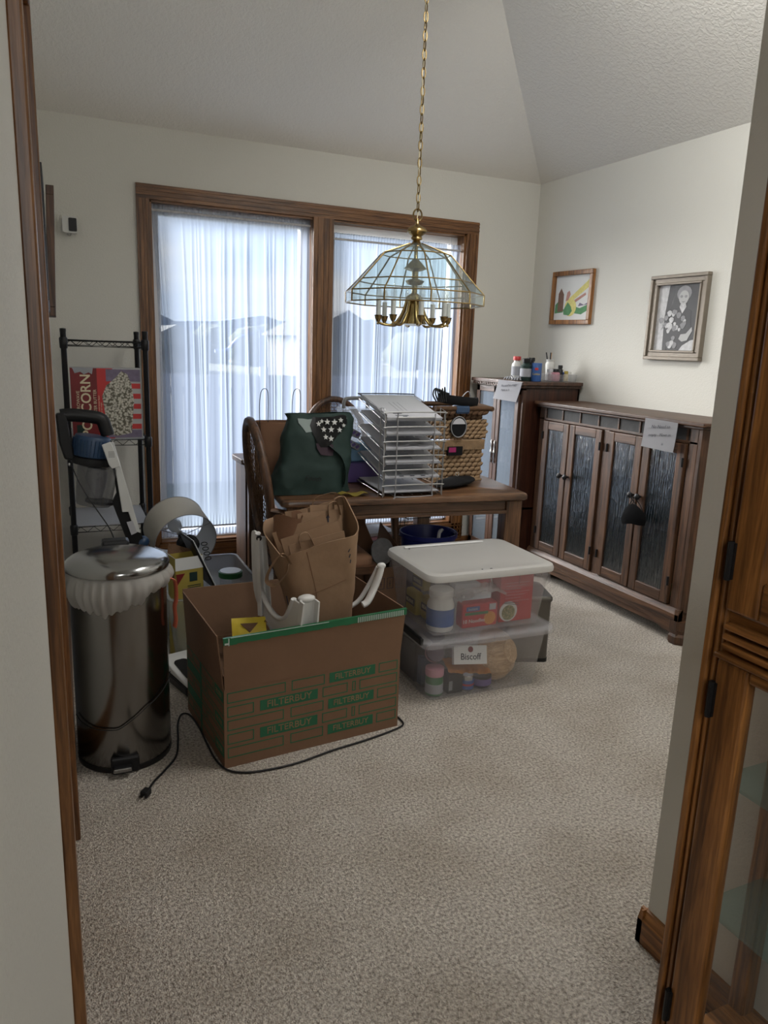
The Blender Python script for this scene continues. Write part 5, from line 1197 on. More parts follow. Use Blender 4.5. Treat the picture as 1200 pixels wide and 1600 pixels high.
flap([(FW_-.004, .010, FH), (FW_-.004, FD-.008, FH), (FW_+.015, FD-.012, FH+.182), (FW_+.012, .016, FH+.18)], dirn=(1, 0, 0))
bm = B()   # green packing tape folded over the front flap's edge
n_ = 30
a0, a1 = Vector((-.004, -.0135, FH+.181)), Vector((FW_+.012, -.0115, FH+.183))
for k in range(n_):
    p, q = a0.lerp(a1, k/n_), a0.lerp(a1, (k+1)/n_); h0 = .022+.004*noise.noise(Vector((k*.6, 0, 0)))
    hexa(bm, [FM @ (v+Vector(o_)) for v, o_ in ((p, (0, -.0012, -h0)), (q, (0, -.0012, -h0)), (q, (0, .0075, -.006)), (p, (0, .0075, -.006)), (p, (0, -.0012, .0015)), (q, (0, -.0012, .0015)), (q, (0, .0075, .0015)), (p, (0, .0075, .0015)))])
tp = part(fl1, 'tape', bm, 'green_tape')
bm = B()
for k in range(26): x = .47+.0072*k; box(bm, x, x+.003, -.0150, -.0144, FH+.162, FH+.181, 0, FM)
box(bm, 0.0, .013, -.0150, -.0144, FH+.160, FH+.166, 0, FM); box(bm, 0.012, .015, -.0150, -.0144, FH+.156, FH+.181, 0, FM); box(bm, .02, .36, -.0152, -.0146, FH+.1805, FH+.1825, 0, FM)
part(tp, 'tape_lettering', bm, 'tape_letter')
def ff(x, y, z): return FM @ Vector((x, y, z))
# grey board inside, yellow packet
bm = B(); hexa(bm, [ff(*q) for q in ((.012, .02, .30), (.30, .02, .30), (.30, .36, .31), (.012, .36, .31), (.012, .02, .306), (.30, .02, .306), (.30, .36, .316), (.012, .36, .316))])
for k in range(4): box(bm, .03+.06*k, .05+.06*k, .04, .3, .006, .30, 0, FM)
single('inner_carton', bm, 'rush_brown', 'flat brown cardboard insert lying inside the large printed box', 'cardboard')
t = thing('yellow_packet', 'yellow packet with printed triangle lying in the large printed box', 'packet', ff(.12, .12, .38))
PM = FM @ Matrix.Translation((.135, .14, .400)) @ Matrix.Rotation(-.25, 4, 'Z') @ Matrix.Rotation(math.radians(42), 4, 'X')
bm = B()
def yp(u, v, s): a, b_ = (u-.5)*2, (v-.5)*2; return PM @ Vector((a*.058, b_*.060, s*.014*(1-a*a)*(1-b_*b_)+.003*noise.noise(Vector((u*8, v*8, s)))))
grid(bm, 14, 14, lambda u, v: yp(u, v, 1)); grid(bm, 14, 14, lambda u, v: yp(u, v, -1)); bmesh.ops.remove_doubles(bm, verts=bm.verts, dist=.0008)
pk = part(t, 'pouch', bm, 'yellow', 60)
bm = B(); prism(bm, [(-.03, .030), (.03, .030), (0, -.005)], lambda u, v, w_: PM @ Vector((u, v, w_)), .0150, .0166); prism(bm, [(-.022, .026), (.022, .026), (0, 0)], lambda u, v, w_: PM @ Vector((u, v, w_)), .0166, .0168); part(pk, 'triangle_print', bm, 'rush_brown')
bm = B()
for k in range(4): box(bm, -.028, .025-.008*(k % 2), -.018-.008*k, -.0165-.008*k, .0130-.0012*k, .0142-.001*k, 0, PM)
part(pk, 'small_print', bm, 'ink')
# upturned white plastic stool that holds the paper bag
t = thing('plastic_stool', 'upturned white plastic stool with curved legs in the large printed box', 'stool', ff(.33, .2, .3))
def strap(pts, r, fx, fy, nm, sn=5, m='white_plastic'):
    bm = B(); tube(bm, smooth_path(pts, sn), r, 10, flat=(fx, fy)); return part(t, nm, bm, m, 60)
def U(x, pts): return [(x+dx, y, z) for dx, y, z in pts]
# left side: a U-shaped wall between two legs
prof = [(2.475, .715), (2.485, .69), (2.475, .55), (2.45, .50), (2.40, .455), (2.35, .440), (2.31, .455), (2.285, .49), (2.262, .535)]
outer = [(2.50, .72), (2.515, .69), (2.50, .50), (2.44, .42), (2.36, .385), (2.26, .385), (2.225, .44), (2.225, .53)]
poly = [(y, z) for y, z in smooth_path([(a, b_, 0) for a, b_ in prof], 4) and [(p.x, p.y) for p in smooth_path([(a, b_, 0) for a, b_ in prof], 4)]] + [(p.x, p.y) for p in smooth_path([(a, b_, 0) for a, b_ in outer[::-1]], 4)]
bm = B(); prism(bm, poly, lambda u, v, w_: Vector((.665+w_+(2.48-u)*.30-.0, u, v)), 0, .008); part(t, 'side_wall', bm, 'white_plastic', bev=.002)
strap([(.668+(2.48-y)*.30, y, z) for y, z in prof], .011, 1, .7, 'rim')
# back-left leg: rounded channel
bm = B()
def chan(c0, c1, w0, w1, d, face):
    """U-shaped channel from c0 to c1, opening towards 'face'"""
    c0, c1 = Vector(c0), Vector(c1); ax = (c1-c0).normalized(); f_ = Vector(face); f_ = (f_-ax*f_.dot(ax)).normalized(); s_ = ax.cross(f_)
    def ring(c, w_): 
        o_ = []
        for a, b_ in ((-1, 1), (-1, .1), (-.75, -.25), (.75, -.25), (1, .1), (1, 1), (.82, 1), (.8, .15), (.62, 0), (-.62, 0), (-.8, .15), (-.82, 1)): o_.append(c+s_*a*w_/2+f_*b_*d)
        return o_
    loft(bm, [ring(c0, w0), ring(c0.lerp(c1, .5), (w0+w1)/2), ring(c1, w1)])
chan((.682, 2.46, .42), (.672, 2.48, .70), .050, .034, .022, (.5, -1, 0)); 
part(t, 'leg', bm, 'white_plastic', 35)
bm = B(); lathe(bm, [(.010, 0), (.010, .004), (.001, .004)], (.669, 2.463, .700), 12, M=Matrix.Rotation(PI/2, 4, 'X')); part(t, 'leg_hole', bm, 'black_plastic', 40)
bm = B(); chan((.760, 2.245, .33), (.772, 2.232, .538), .075, .062, .030, (.15, -1, .1)); part(t, 'leg', bm, 'white_plastic', 35)
bm = B(); ell(bm, (.772, 2.245, .538), (.032, .022, .014)); part(t, 'leg_cap', bm, 'white_plastic', 60)
strap([(1.002, 2.30, .47), (1.02, 2.30, .480), (1.045, 2.31, .515), (1.066, 2.315, .560), (1.078, 2.32, .598)], .020, .9, .55, 'leg')
bm = B(); ell(bm, (1.079, 2.32, .602), (.018, .012, .012)); part(t, 'leg_cap', bm, 'white_plastic', 60)
strap([(1.078, 2.345, .590), (1.05, 2.36, .520), (1.015, 2.37, .460), (.97, 2.38, .43)], .014, 1, .6, 'rim')
bm = B(); hexa(bm, [Vector(q) for q in ((.70, 2.27, .345), (1.01, 2.30, .36), (1.00, 2.50, .38), (.70, 2.48, .37), (.70, 2.27, .352), (1.01, 2.30, .367), (1.00, 2.50, .387), (.70, 2.48, .377))]); part(t, 'seat_panel', bm, 'white_plastic', bev=.004)
# grocery bag full of folded bags
t = thing('paper_grocery_bag', 'brown paper grocery bag stuffed with folded bags in the large box', 'bag', (.86, 2.40, .39))
def gb(u, v, inset=0):
    an = 2*PI*u; c, s = math.cos(an), math.sin(an)
    X = math.copysign(abs(c)**.35, c); Y = math.copysign(abs(s)**.35, s)
    # bottom and top corner positions, bilinear in X, Y
    def bil(pll, plr, phl, phr):
        a, b_ = (X+1)/2, (Y+1)/2; return (Vector(pll)*(1-a)+Vector(plr)*a)*(1-b_)+(Vector(phl)*(1-a)+Vector(phr)*a)*b_
    lo = bil((.775, 2.31, .395), (.985, 2.33, .395), (.775, 2.46, .395), (.985, 2.48, .395))
    hi = bil((.700, 2.26, .672), (.985, 2.285, .748), (.665, 2.46, .755), (.985, 2.50, .838))
    p = lo.lerp(hi, v); p.z += .012*math.sin(an*3+1)*v*v
    p += noise.noise_vector(p*8)*.009*min(1, v*3)+noise.noise_vector(p*34)*.0022
    if inset: c_ = Vector((.86, 2.38, p.z)); p += (c_-p).normalized()*inset
    return p
bm = B(); nu, nv = 96, 26; rings = [[gb(i/nu, j/nv) for i in range(nu)] for j in range(nv+1)]+[[gb(i/nu, j/nv, .004) for i in range(nu)] for j in range(nv, -1, -2)]
loft(bm, rings, True); gbb = part(t, 'bag_body', bm, 'kraft', 75)
bm = B()      # fold creases pressed in the front
def crease(pts):
    P_ = []
    for u, v in pts: P_.append(gb(u, v)+Vector((0, -.0006, 0)))
    tube(bm, smooth_path(P_, 4), .0014, 5)
crease([(.74, .02), (.745, .4), (.74, .7), (.735, .97)]); crease([(.66, .40), (.70, .44), (.75, .47), (.79, .52)])
part(gbb, 'crease', bm, 'kraft_dark', 60)
bm = B(); c = gb(.60, .42)+Vector((-.004, -.004, 0))
for k in range(3): tube(bm, smooth_path([c+Vector((.012*k-.03, -.004*k, .02-.006*k)), c+Vector((.012*k-.018, -.004*k, -.03)), c+Vector((.012*k-.006, -.006*k, -.012))], 4), .004, 6, flat=(1, .4))
part(gbb, 'black_print', bm, 'ink', 50)
bm = B(); c = gb(.80, .78)+Vector((.0, -.002, 0))
for k in range(3): tube(bm, [c+Vector((.002*k, -.001, .03-.02*k)), c+Vector((-.006+.004*k, -.002, .018-.02*k))], .0018, 5)
part(gbb, 'pen_mark', bm, 'ink', 50)
bm = B(); tube(bm, smooth_path([(.72, 2.255, .66), (.69, 2.25, .70), (.665, 2.30, .64), (.660, 2.33, .585), (.685, 2.31, .575), (.71, 2.275, .62), (.715, 2.262, .655)], 6), .009, 8, flat=(1, .15)); part(t, 'handle', bm, 'kraft', 60)
bm = B(); tube(bm, smooth_path([(.86, 2.46, .79), (.87, 2.455, .83), (.90, 2.45, .845), (.945, 2.45, .85), (.955, 2.46, .82), (.95, 2.47, .79)], 6), .010, 8, flat=(1, .15)); part(t, 'handle', bm, 'kraft', 60)
fold = [((.845, 2.330, .672), (.20, .010, .10), .20, -.05, 'nearest folded brown bag along the front rim inside the grocery bag'), ((.83, 2.352, .700), (.21, .010, .09), .26, -.10, 'second folded brown bag from the front inside the grocery bag'),
        ((.80, 2.375, .722), (.19, .012, .09), .32, -.15, 'folded brown bag slanting up in the middle of the grocery bag'), ((.875, 2.41, .745), (.17, .012, .10), .02, .1, 'folded brown bag with arrow print upright in the grocery bag'),
        ((.91, 2.44, .760), (.13, .010, .10), -.06, .05, 'folded brown bag at the back right inside the grocery bag'), ((.80, 2.43, .750), (.08, .010, .10), .1, -.1, 'narrow folded brown bag at the back of the grocery bag')]
for k, (c, s, ry, rz, lb) in enumerate(fold):
    t = thing('folded_paper_bag', lb, 'paper bag', Vector(c)-Vector((0, 0, s[2]/2)), 0, 'folded paper bags inside the grocery bag')
    M = Matrix.Rotation(rz, 4, 'Z') @ Matrix.Rotation(-ry, 4, 'Y') @ Matrix.Rotation(-.12, 4, 'X'); bm = B()
    for j in range(3): cbox(bm, Vector(c)+M @ Vector((.004*j, -.0035+.0035*j, -.002*j)), (s[0]-.006*j, .003, s[2]), 0, 0, M)
    for v_ in bm.verts: v_.co += noise.noise_vector(v_.co*20)*.004
    part(t, 'fold_pile', bm, 'kraft')
    if k in (0, 3, 4):
        bm = B(); x_ = -.3*s[0] if k == 0 else .2*s[0]
        tube(bm, [Vector(c)+M @ Vector(q) for q in smooth_path([(x_, -.006, .03), (x_, -.010, s[2]/2+.02), (x_+.03, -.012, s[2]/2+.028), (x_+.045, -.010, .03)], 5)], .007, 8, flat=(1, .2)); part(t, 'paper_handle', bm, 'kraft', 60)
    if k == 3:
        bm = B(); prism(bm, [(-.003, -.012), (.003, -.012), (.003, .004), (.008, .004), (0, .014), (-.008, .004), (-.003, .004)], lambda u, v, w_: Vector(c)+M @ Vector((u+.03, w_, v+.02)), -.008, -.0072); part(t, 'arrow_print', bm, 'ink')
t = thing('rolled_paper_bag', 'dark brown paper bag rolled open at left inside the grocery bag', 'paper bag', (.75, 2.42, .70), 0, 'folded paper bags inside the grocery bag')
bm = B(); rg = []
for z, r_ in ((.66, .035), (.72, .042), (.775, .045), (.79, .048)): rg.append([Vector((.748+r_*1.1*math.cos(2*PI*k/24)+.1*(z-.70), 2.405+r_*.7*math.sin(2*PI*k/24), z+.01*math.sin(4*PI*k/24))) for k in range(24)])
for z, r_ in ((.786, .044), (.72, .038)): rg.append([Vector((.748+r_*1.1*math.cos(2*PI*k/24)+.1*(z-.70), 2.405+r_*.7*math.sin(2*PI*k/24), z+.01*math.sin(4*PI*k/24))) for k in range(24)])
loft(bm, rg); part(t, 'bag_body', bm, 'kraft_dark', 60)

# ------------------------------------------------------------------ steel step can with liner
TC = Vector((.196, 2.432, 0)); R_ = .149
t = thing('trash_can', 'tall round stainless steel step trash can inside the doorway', 'trash can', TC)
bm = B(); lathe(bm, [(R_-.003, .016), (R_, .02), (R_, .64)], TC, 64); part(t, 'body', bm, 'steel_body', 50)
bm = B(); lathe(bm, [(R_-.002, 0), (R_+.001, .003), (R_+.001, .02), (R_-.004, .022)], TC, 48); part(t, 'base_ring', bm, 'black_plastic', 50)
bm = B(); lathe(bm, [(R_, .652), (R_+.010, .654), (R_+.012, .664), (R_+.008, .674), (R_-.004, .684), (R_-.03, .694), (R_-.08, .701), (.001, .704)], TC, 64); part(t, 'lid', bm, 'steel_lid', 60)
bm = B(); lathe(bm, [(R_+.001, .640), (R_+.003, .652), (R_-.002, .655)], TC, 48, cap=False); part(t, 'rim', bm, 'black_plastic', 50)
d = Vector((-.0, -1, 0)); pd = math.radians(-3)
Mp = Matrix.Translation(TC) @ Matrix.Rotation(pd, 4, 'Z')
bm = B(); box(bm, -.052, .036, -R_-.006, -R_+.03, .003, .058, 0, Mp); pb = part(t, 'pedal_housing', bm, 'black_plastic', bev=.006)
bm = B(); box(bm, -.048, .012, -R_-.030, -R_+.0, .014, .034, 0, Mp); pp = part(t, 'pedal', bm, 'black_plastic', bev=.006)
bm = B(); box(bm, -.045, .010, -R_-.033, -R_-.02, .022, .036, 0, Mp); part(pp, 'pedal_plate', bm, 'steel_lid', bev=.003)
bm = B(); box(bm, -.045, .045, R_-.02, R_+.04, .655, .70, 0, Mp); part(t, 'hinge_cover', bm, 'black_plastic', bev=.01)
t = thing('trash_bag', 'white translucent trash bag folded over the rim of tall steel can', 'bag', TC+Vector((0, 0, .55)))
bm = B()
def skirt(u, v):
    a = 2*PI*u; drop = .072+.022*math.sin(a*1.0+3.9)+.010*math.sin(3*a+1)+.004*math.sin(9*a)
    if math.cos(a+2.25) > 0: drop += .020*math.cos(a+2.25)
    r = R_+.004+.016*math.sin(PI*min(1, v*1.1))+.0042*math.sin(26*a+4*math.sin(3*a))*math.sin(PI*v)**.5+.003*math.sin(41*a)*v
    if v > .9: r -= .010*(v-.9)/.1
    z = .652-drop*v + .004*math.sin(17*a)*v
    return Vector((TC.x+r*math.cos(a), TC.y+r*math.sin(a), z))
grid(bm, 300, 16, lambda u, v: skirt(u, v)); bmesh.ops.solidify(bm, geom=bm.faces[:], thickness=.0006)
part(t, 'skirt', bm, 'liner_plastic', 80)
bm = B(); tube(bm, smooth_path([(TC.x+R_*.92, TC.y-.07, .62), (TC.x+R_+.02, TC.y-.05, .60), (TC.x+R_+.024, TC.y-.05, .54), (TC.x+R_+.018, TC.y-.05, .51), (TC.x+R_+.020, TC.y-.055, .47), (TC.x+R_+.016, TC.y-.05, .44)], 6), .010, 8, flat=(1, .25)); part(t, 'drawstring', bm, 'coral', 60)
# power cord with plug: over the carpet; then a thin black line round the can
t = thing('power_cord', 'black power cord snaking over the carpet past the printed box', 'cord', (.23, 2.13, 0))
pts = [(.236, 2.150, .012), (.259, 2.198, .005), (.30, 2.25, .005), (.345, 2.32, .005), (.368, 2.42, .005), (.385, 2.53, .006), (.410, 2.60, .006), (.438, 2.585, .006), (.452, 2.48, .006), (.456, 2.36, .006), (.462, 2.25, .006), (.485, 2.175, .005), (.54, 2.138, .005), (.632, 2.128, .005), (.722, 2.135, .005), (.851, 2.165, .005), (.978, 2.185, .005), (1.093, 2.212, .005), (1.150, 2.235, .005), (1.160, 2.27, .005), (1.155, 2.33, .005)]
bm = B(); tube(bm, smooth_path(pts, 8), .0036, 8); part(t, 'cable', bm, 'black_plastic', 60)
bm = B(); M = Matrix.Translation((.225, 2.132, .013)) @ Matrix.Rotation(.9, 4, 'Z'); box(bm, -.018, .012, -.012, .012, -.010, .010, 0, M); pg = part(t, 'plug', bm, 'black_plastic', bev=.004)
for s in (-1, 1): bm = B(); box(bm, -.034, -.018, s*.006-.001, s*.006+.001, -.003, .003, 0, M); part(pg, 'prong', bm, 'chrome')
bm = B(); P_ = []
for k in range(15):
    a = math.radians(-168+11*k); P_.append((TC.x+(R_+.004)*math.cos(a), TC.y+(R_+.004)*math.sin(a), .175-.020*math.sin(PI*min(1, k/9))+.013*max(0, k-6)))
tube(bm, smooth_path(P_, 4), .0016, 6); single('thin_black_line', bm, 'black_plastic', 'thin black line running around front of the tall steel can', 'cord', 60)  # thin black tube bowed round the front of the can

# ------------------------------------------------------------------ wire shelf rack
t = thing('wire_shelf_rack', 'black wire shelving rack standing in the left corner', 'shelf', (.297, 3.975, 0), math.radians(-1.5))
HX, HY = .178, .218
for sx in (-1, 1):
    for sy2 in (-1, 1):
        bm = B(); lathe(bm, [(.012, 0), (.0125, .01), (.0125, 1.385), (.0135, 1.388), (.0135, 1.40), (.001, 1.402)], (sx*HX, sy2*HY, 0), 14); po = part(t, 'post', bm, 'black_metal', 50, world=False)
        for z in (.11, .455, .875, 1.335): bm = B(); lathe(bm, [(.0135, -.025), (.017, -.02), (.0185, .02), (.0145, .027)], (sx*HX, sy2*HY, z), 14); part(po, 'collar', bm, 'black_plastic', 50, world=False)
for z in (.11, .455, .875, 1.335):
    bm = B()
    for zz, rr in ((z-.012, .0028), (z+.014, .0032)): tube(bm, [(-HX, -HY, zz), (HX, -HY, zz), (HX, HY, zz), (-HX, HY, zz)], rr, 6, closed=True)
    for sy2 in (-1, 1):
        n_ = 12; tube(bm, [(-HX+2*HX*k/n_, sy2*HY, z+(.014 if k % 2 else -.012)) for k in range(n_+1)], .0018, 5)
    for sx in (-1, 1):
        n_ = 14; tube(bm, [(sx*HX, -HY+2*HY*k/n_, z+(.014 if k % 2 else -.012)) for k in range(n_+1)], .0018, 5)
    for k in range(1, 15): x = -HX+2*HX*k/15; tube(bm, [(x, -HY, z+.014), (x, HY, z+.014)], .0014, 4)
    tube(bm, [(-HX, 0, z+.01), (HX, 0, z+.01)], .0025, 5)
    sh = part(t, 'shelf', bm, 'black_metal', 50, world=False)
    if z in (.455, .875):
        bm = B(); box(bm, -HX+.012, HX-.012, -HY+.006, HY-.006, z+.016, z+.0185); part(sh, 'liner', bm, 'shelf_liner', 0, world=False)
RKM = rootM(t)
# popcorn box
PB = RKM @ Matrix.Translation((-.158, -.205, .895)); pw, pd_, ph = .315, .13, .330
t = thing('popcorn_box', 'red popcorn box turned on its side on the middle rack shelf', 'box', PB @ Vector((pw/2, pd_/2, 0)), math.radians(-1.5))
bm = B(); box(bm, 0, pw, 0, pd_, 0, ph, 0, PB); bd = part(t, 'carton', bm, 'box_white')
def pp_(x0, x1, z0, z1, m, d=.001, nm='printed_panel', poly=None):
    bm = B(); prism(bm, poly or [(x0, z0), (x1, z0), (x1, z1), (x0, z1)], lambda u, v, w_: PB @ Vector((u, w_, v)), -d, -d+.0008); return part(bd, nm, bm, m)
pp_(0, .16, 0, ph, 'dark_red'); pp_(.115, .185, 0, ph, 'red', .0012)
pp_(.155, pw-.006, .27, ph-.004, 'art_violet', .0014); pp_(.155, pw-.006, .004, .04, 'art_violet', .0014)
for k in range(5): pp_(.262, pw-.006, .045+.048*k, .069+.048*k, 'red', .0016, 'stripe')
pp_(0, 0, 0, 0, 'popcorn_print', .0022, 'popcorn_picture', [(.165, .02), (.145, .12), (.135, .20), (.155, .25), (.19, .28), (.225, .318), (.25, .305), (.268, .26), (.278, .18), (.27, .10), (.262, .025), (.2, .012)])
pp_(0, 0, 0, 0, 'paper_grey', .0024, 'torn_patch', [(.01, ph), (.02, ph-.025), (.045, ph-.018), (.06, ph-.03), (.08, ph-.02), (.095, ph-.028), (.10, ph)])
for s_, x, z, sz, m_ in (('POPCORN', .066, .155, .062, 'cream'), ('MICROWAVE', .030, .165, .020, 'cream'), ('THEATER BUTTER', .104, .155, .019, 'cream'), ('popping corn with butter flavor', .120, .14, .010, 'cream'), ('6 mini bags net weight', .130, .13, .009, 'cream')):
    text(bd, 'lettering', s_, PB @ Vector((x, -.0024, z)), UZ, PB.to_3x3() @ Vector((-1, 0, 0)), sz, m_, bold=.001 if sz > .05 else 0)
pp_(.018, .052, .02, .065, 'green_bag', .0018, 'nutrition_panel')

# ------------------------------------------------------------------ cordless stick vacuum leaning on the rack
VM = Matrix.Translation((0, 3.40, 0))
t = thing('stick_vacuum', 'black and blue cordless stick vacuum leaning upright before the rack', 'vacuum', (.40, 3.40, 0))
def vp(x, z, y=0): return Vector((x, 3.40+y, z))
bm = B(); tube(bm, smooth_path([vp(.075, 1.04), vp(.115, 1.043), vp(.195, 1.035), vp(.236, 1.022), vp(.250, .985), vp(.258, .955)], 4), .028, 8, flat=(.8, 1)); part(t, 'handle', bm, 'black_plastic', 50)
bm = B(); prism(bm, [(.055, 1.050), (.095, 1.055), (.100, 1.02), (.108, .95), (.122, .87), (.125, .85), (.080, .858), (.062, .93)], lambda u, v, w_: vp(u, v, w_), -.026, .026); part(t, 'battery_pack', bm, 'black_plastic', bev=.008)
ax = Vector((.150, 0, .0)); VA = math.radians(-9)
def vlathe(prof, c, m, nm, seg=32, par=None, ang=VA):
    bm = B(); lathe(bm, prof, c, seg, M=Matrix.Rotation(-ang, 4, 'Y')); return part(par or t, nm, bm, m, 50)
mo = vlathe([(.055, -.05), (.072, -.045), (.076, .03), (.070, .042), (.05, .046), (.001, .048)], vp(.192, .912), 'steel_blue', 'motor_body')
bm = B()
for k in range(30):
    a = 2*PI*k/30; M = Matrix.Rotation(-VA, 4, 'Y'); bm2 = M @ Vector((.0762*math.cos(a), .0762*math.sin(a), 0)); 
    tube(bm, [vp(.192, .912)+M @ Vector((.0745*math.cos(a), .0745*math.sin(a), -.04)), vp(.192, .912)+M @ Vector((.0772*math.cos(a), .0772*math.sin(a), .028))], .0022, 5)
part(mo, 'cooling_rib', bm, 'steel_blue', 50)
vlathe([(.078, -.018), (.080, -.012), (.078, .010), (.07, .014)], vp(.185, .850), 'black_plastic', 'collar')
cu = vlathe([(.070, -.092), (.074, -.086), (.084, .07), (.083, .078)], vp(.200, .745), 'smoke_plastic', 'dust_cup')
vlathe([(.001, -.070), (.035, -.065), (.045, .02), (.04, .06), (.001, .062)], vp(.200, .752), 'grey_mid', 'filter_core', par=cu)
vlathe([(.058, -.01), (.062, -.006), (.060, .004), (.001, .006)], vp(.214, .668), 'black_plastic', 'cup_floor')
bm = B(); prism(bm, [(.225, .925), (.262, .938), (.290, .86), (.296, .83), (.262, .822), (.250, .84)], lambda u, v, w_: vp(u, v, w_), -.085, -.078); dp = part(t, 'display_panel', bm, 'white_plastic', bev=.003)
bm = B()
for i in range(6):
    for j in range(6): ell(bm, vp(.252+.0042*i+.0012*j*.0, .872+.0048*j, -.0852), (.0014, .0008, .0014), seg=6, rg=4)
part(dp, 'speaker_grille', bm, 'ink')
bm = B(); prism(bm, [(.262, .938), (.272, .934), (.345, .62), (.395, .46), (.33, .44), (.262, .66), (.283, .70)], lambda u, v, w_: vp(u, v, w_), -.030, .015); part(t, 'wand', bm, 'black_plastic', bev=.004)
bm = B(); prism(bm, [(.266, .93), (.278, .93), (.348, .63), (.374, .52), (.350, .53), (.325, .62), (.300, .62)], lambda u, v, w_: vp(u, v, w_), -.040, -.030); part(t, 'wand_cover', bm, 'white_plastic', bev=.003)
bm = B(); prism(bm, [(.316, .575), (.342, .580), (.358, .525), (.334, .515)], lambda u, v, w_: vp(u, v, w_), -.0425, -.040); part(t, 'sticker', bm, 'paper')
bm = B(); ell(bm, vp(.385, .472, -.01), (.03, .03, .028)); part(t, 'joint', bm, 'steel_blue', 60)
bm = B(); tube(bm, [vp(.365, .47), vp(.385, .10)], .018, 12); part(t, 'lower_tube', bm, 'black_plastic', 50)
bm = B(); box(bm, .27, .48, 3.37, 3.46, .003, .07); part(t, 'floor_head', bm, 'black_plastic', bev=.015)
bm = B(); tube(bm, smooth_path([vp(.100, .85, -.04), vp(.13, .77, -.085), (.165, 3.29, .70), (.20, 3.28, .64), (.235, 3.25, .58), (.25, 3.2, .53), (.24, 3.15, .48), (.2, 3.1, .3), (.22, 3.0, .1), (.25, 2.9, .008), (.33, 2.8, .006)], 6), .0028, 6); part(t, 'charging_cord', bm, 'black_plastic', 60)
bm = B(); ell(bm, vp(.098, .84, -.04), (.006, .006, .008)); part(t, 'latch', bm, 'chrome', 60)

# ------------------------------------------------------------------ tote, carton and lamp behind the big box
t = thing('left_tote', 'open clear plastic tote between the trash can and left window', 'bin', (.645, 3.29, 0)); t.name = 'open_tote'
TM = Matrix.Translation((.648, 3.30, .001)) @ Matrix.Rotation(math.radians(-1), 4, 'Z'); bm = B(); open_tub(bm, TM, .40, .62, .318, .0025, .03, .035, .010); part(t, 'tub', bm, 'tote_plastic', 50)
def tt_(x, y, z): return TM @ Vector((x, y, z))
t = thing('yellow_carton', 'open yellow and white food carton standing in the open tote', 'box', tt_(-.12, -.13, .01))
YM = TM @ Matrix.Translation((-.115, -.15, .008)) @ Matrix.Rotation(math.radians(14), 4, 'Z'); w_, d_, h_ = .125, .085, .455; bm = B()
for q in ((0, w_, 0, .002), (0, w_, d_-.002, d_), (0, .002, 0, d_), (w_-.002, w_, 0, d_)): box(bm, q[0]-w_/2, q[1]-w_/2, q[2]-d_/2, q[3]-d_/2, 0, h_, 0, YM)
box(bm, -w_/2, w_/2, -d_/2, d_/2, 0, .003, 0, YM); bd = part(t, 'carton', bm, 'yellow_dull')
bm = B(); box(bm, -w_/2, w_/2, -d_/2-.001, -d_/2, h_-.055, h_, 0, YM); part(bd, 'white_panel', bm, 'mat_board')
bm = B(); prism(bm, [(-.06, h_-.07), (-.02, h_-.07), (-.055, h_-.12)], lambda u, v, k: YM @ Vector((u, k, v)), -d_/2-.0012, -d_/2); part(bd, 'red_triangle', bm, 'dark_red')
bm = B(); box(bm, .0, .035, -d_/2-.0012, -d_/2, h_-.11, h_-.07, 0, YM)
for k in range(7): box(bm, -.01, .05, -d_/2-.0012, -d_/2, h_-.13-.009*k, h_-.127-.009*k, 0, YM)
part(bd, 'fact_print', bm, 'green_bag')
bm = B(); box(bm, -w_/2-.001, -w_/2, -.03, .02, h_-.09, h_-.05, 0, YM); part(bd, 'side_print', bm, 'rush_brown')
bm = B(); hexa(bm, [YM @ Vector(q) for q in ((-w_/2, -d_/2, h_), (-w_/2+.002, -d_/2, h_), (-w_/2+.002, d_/2, h_), (-w_/2, d_/2, h_), (-w_/2-.045, -d_/2, h_+.04), (-w_/2-.043, -d_/2, h_+.04), (-w_/2-.043, d_/2, h_+.03), (-w_/2-.045, d_/2, h_+.03))]); part(t, 'flap', bm, 'mat_board')
bm = B(); hexa(bm, [YM @ Vector(q) for q in ((-w_/2, d_/2-.002, h_), (w_/2, d_/2-.002, h_), (w_/2, d_/2, h_), (-w_/2, d_/2, h_), (-w_/2+.01, d_/2+.01, h_+.045), (-.01, d_/2+.01, h_+.03), (-.01, d_/2+.012, h_+.03), (-w_/2+.01, d_/2+.012, h_+.045))]); part(t, 'flap', bm, 'rush_brown')
t = thing('slim_tablet', 'slim dark tablet with pale edge leaning on the yellow carton', 'tablet', tt_(-.03, -.12, .2)); M = Matrix.Translation((.602, 3.13, .42)) @ Matrix.Rotation(.15, 4, 'Z') @ Matrix.Rotation(math.radians(-24), 4, 'Y')
bm = B(); box(bm, -.005, .005, -.01, .14, -.125, .125, 0, M); part(t, 'case', bm, 'black_plastic', bev=.002)
bm = B(); box(bm, .003, .008, -.013, .14, -.12, .122, 0, M); part(t, 'pale_edge', bm, 'shade_lining', bev=.002)
bottle('green_lidded_jar', 'jar with wide green-rimmed white lid in the open tote', 'jar', tt_(.125, .06, .16), [(.045, 0), (.05, .01), (.05, .12), (.001, .122)], 'clear_plastic', [('cap', [(.055, .12), (.056, .122), (.056, .145), (.001, .146)], 'green'), ('cap_top', [(.049, .146), (.049, .149), (.001, .149)], 'white_plastic')], 30)
bm = B(); box(bm, -.13, .15, -.05, .28, .01, .158, 0, TM); box(bm, .03, .16, -.05, .28, .158, .159, 0, TM); single('food_cartons', bm, 'paper_grey', 'grey-white carton at the bottom of open tote under the jar', 'box', bev=.003)
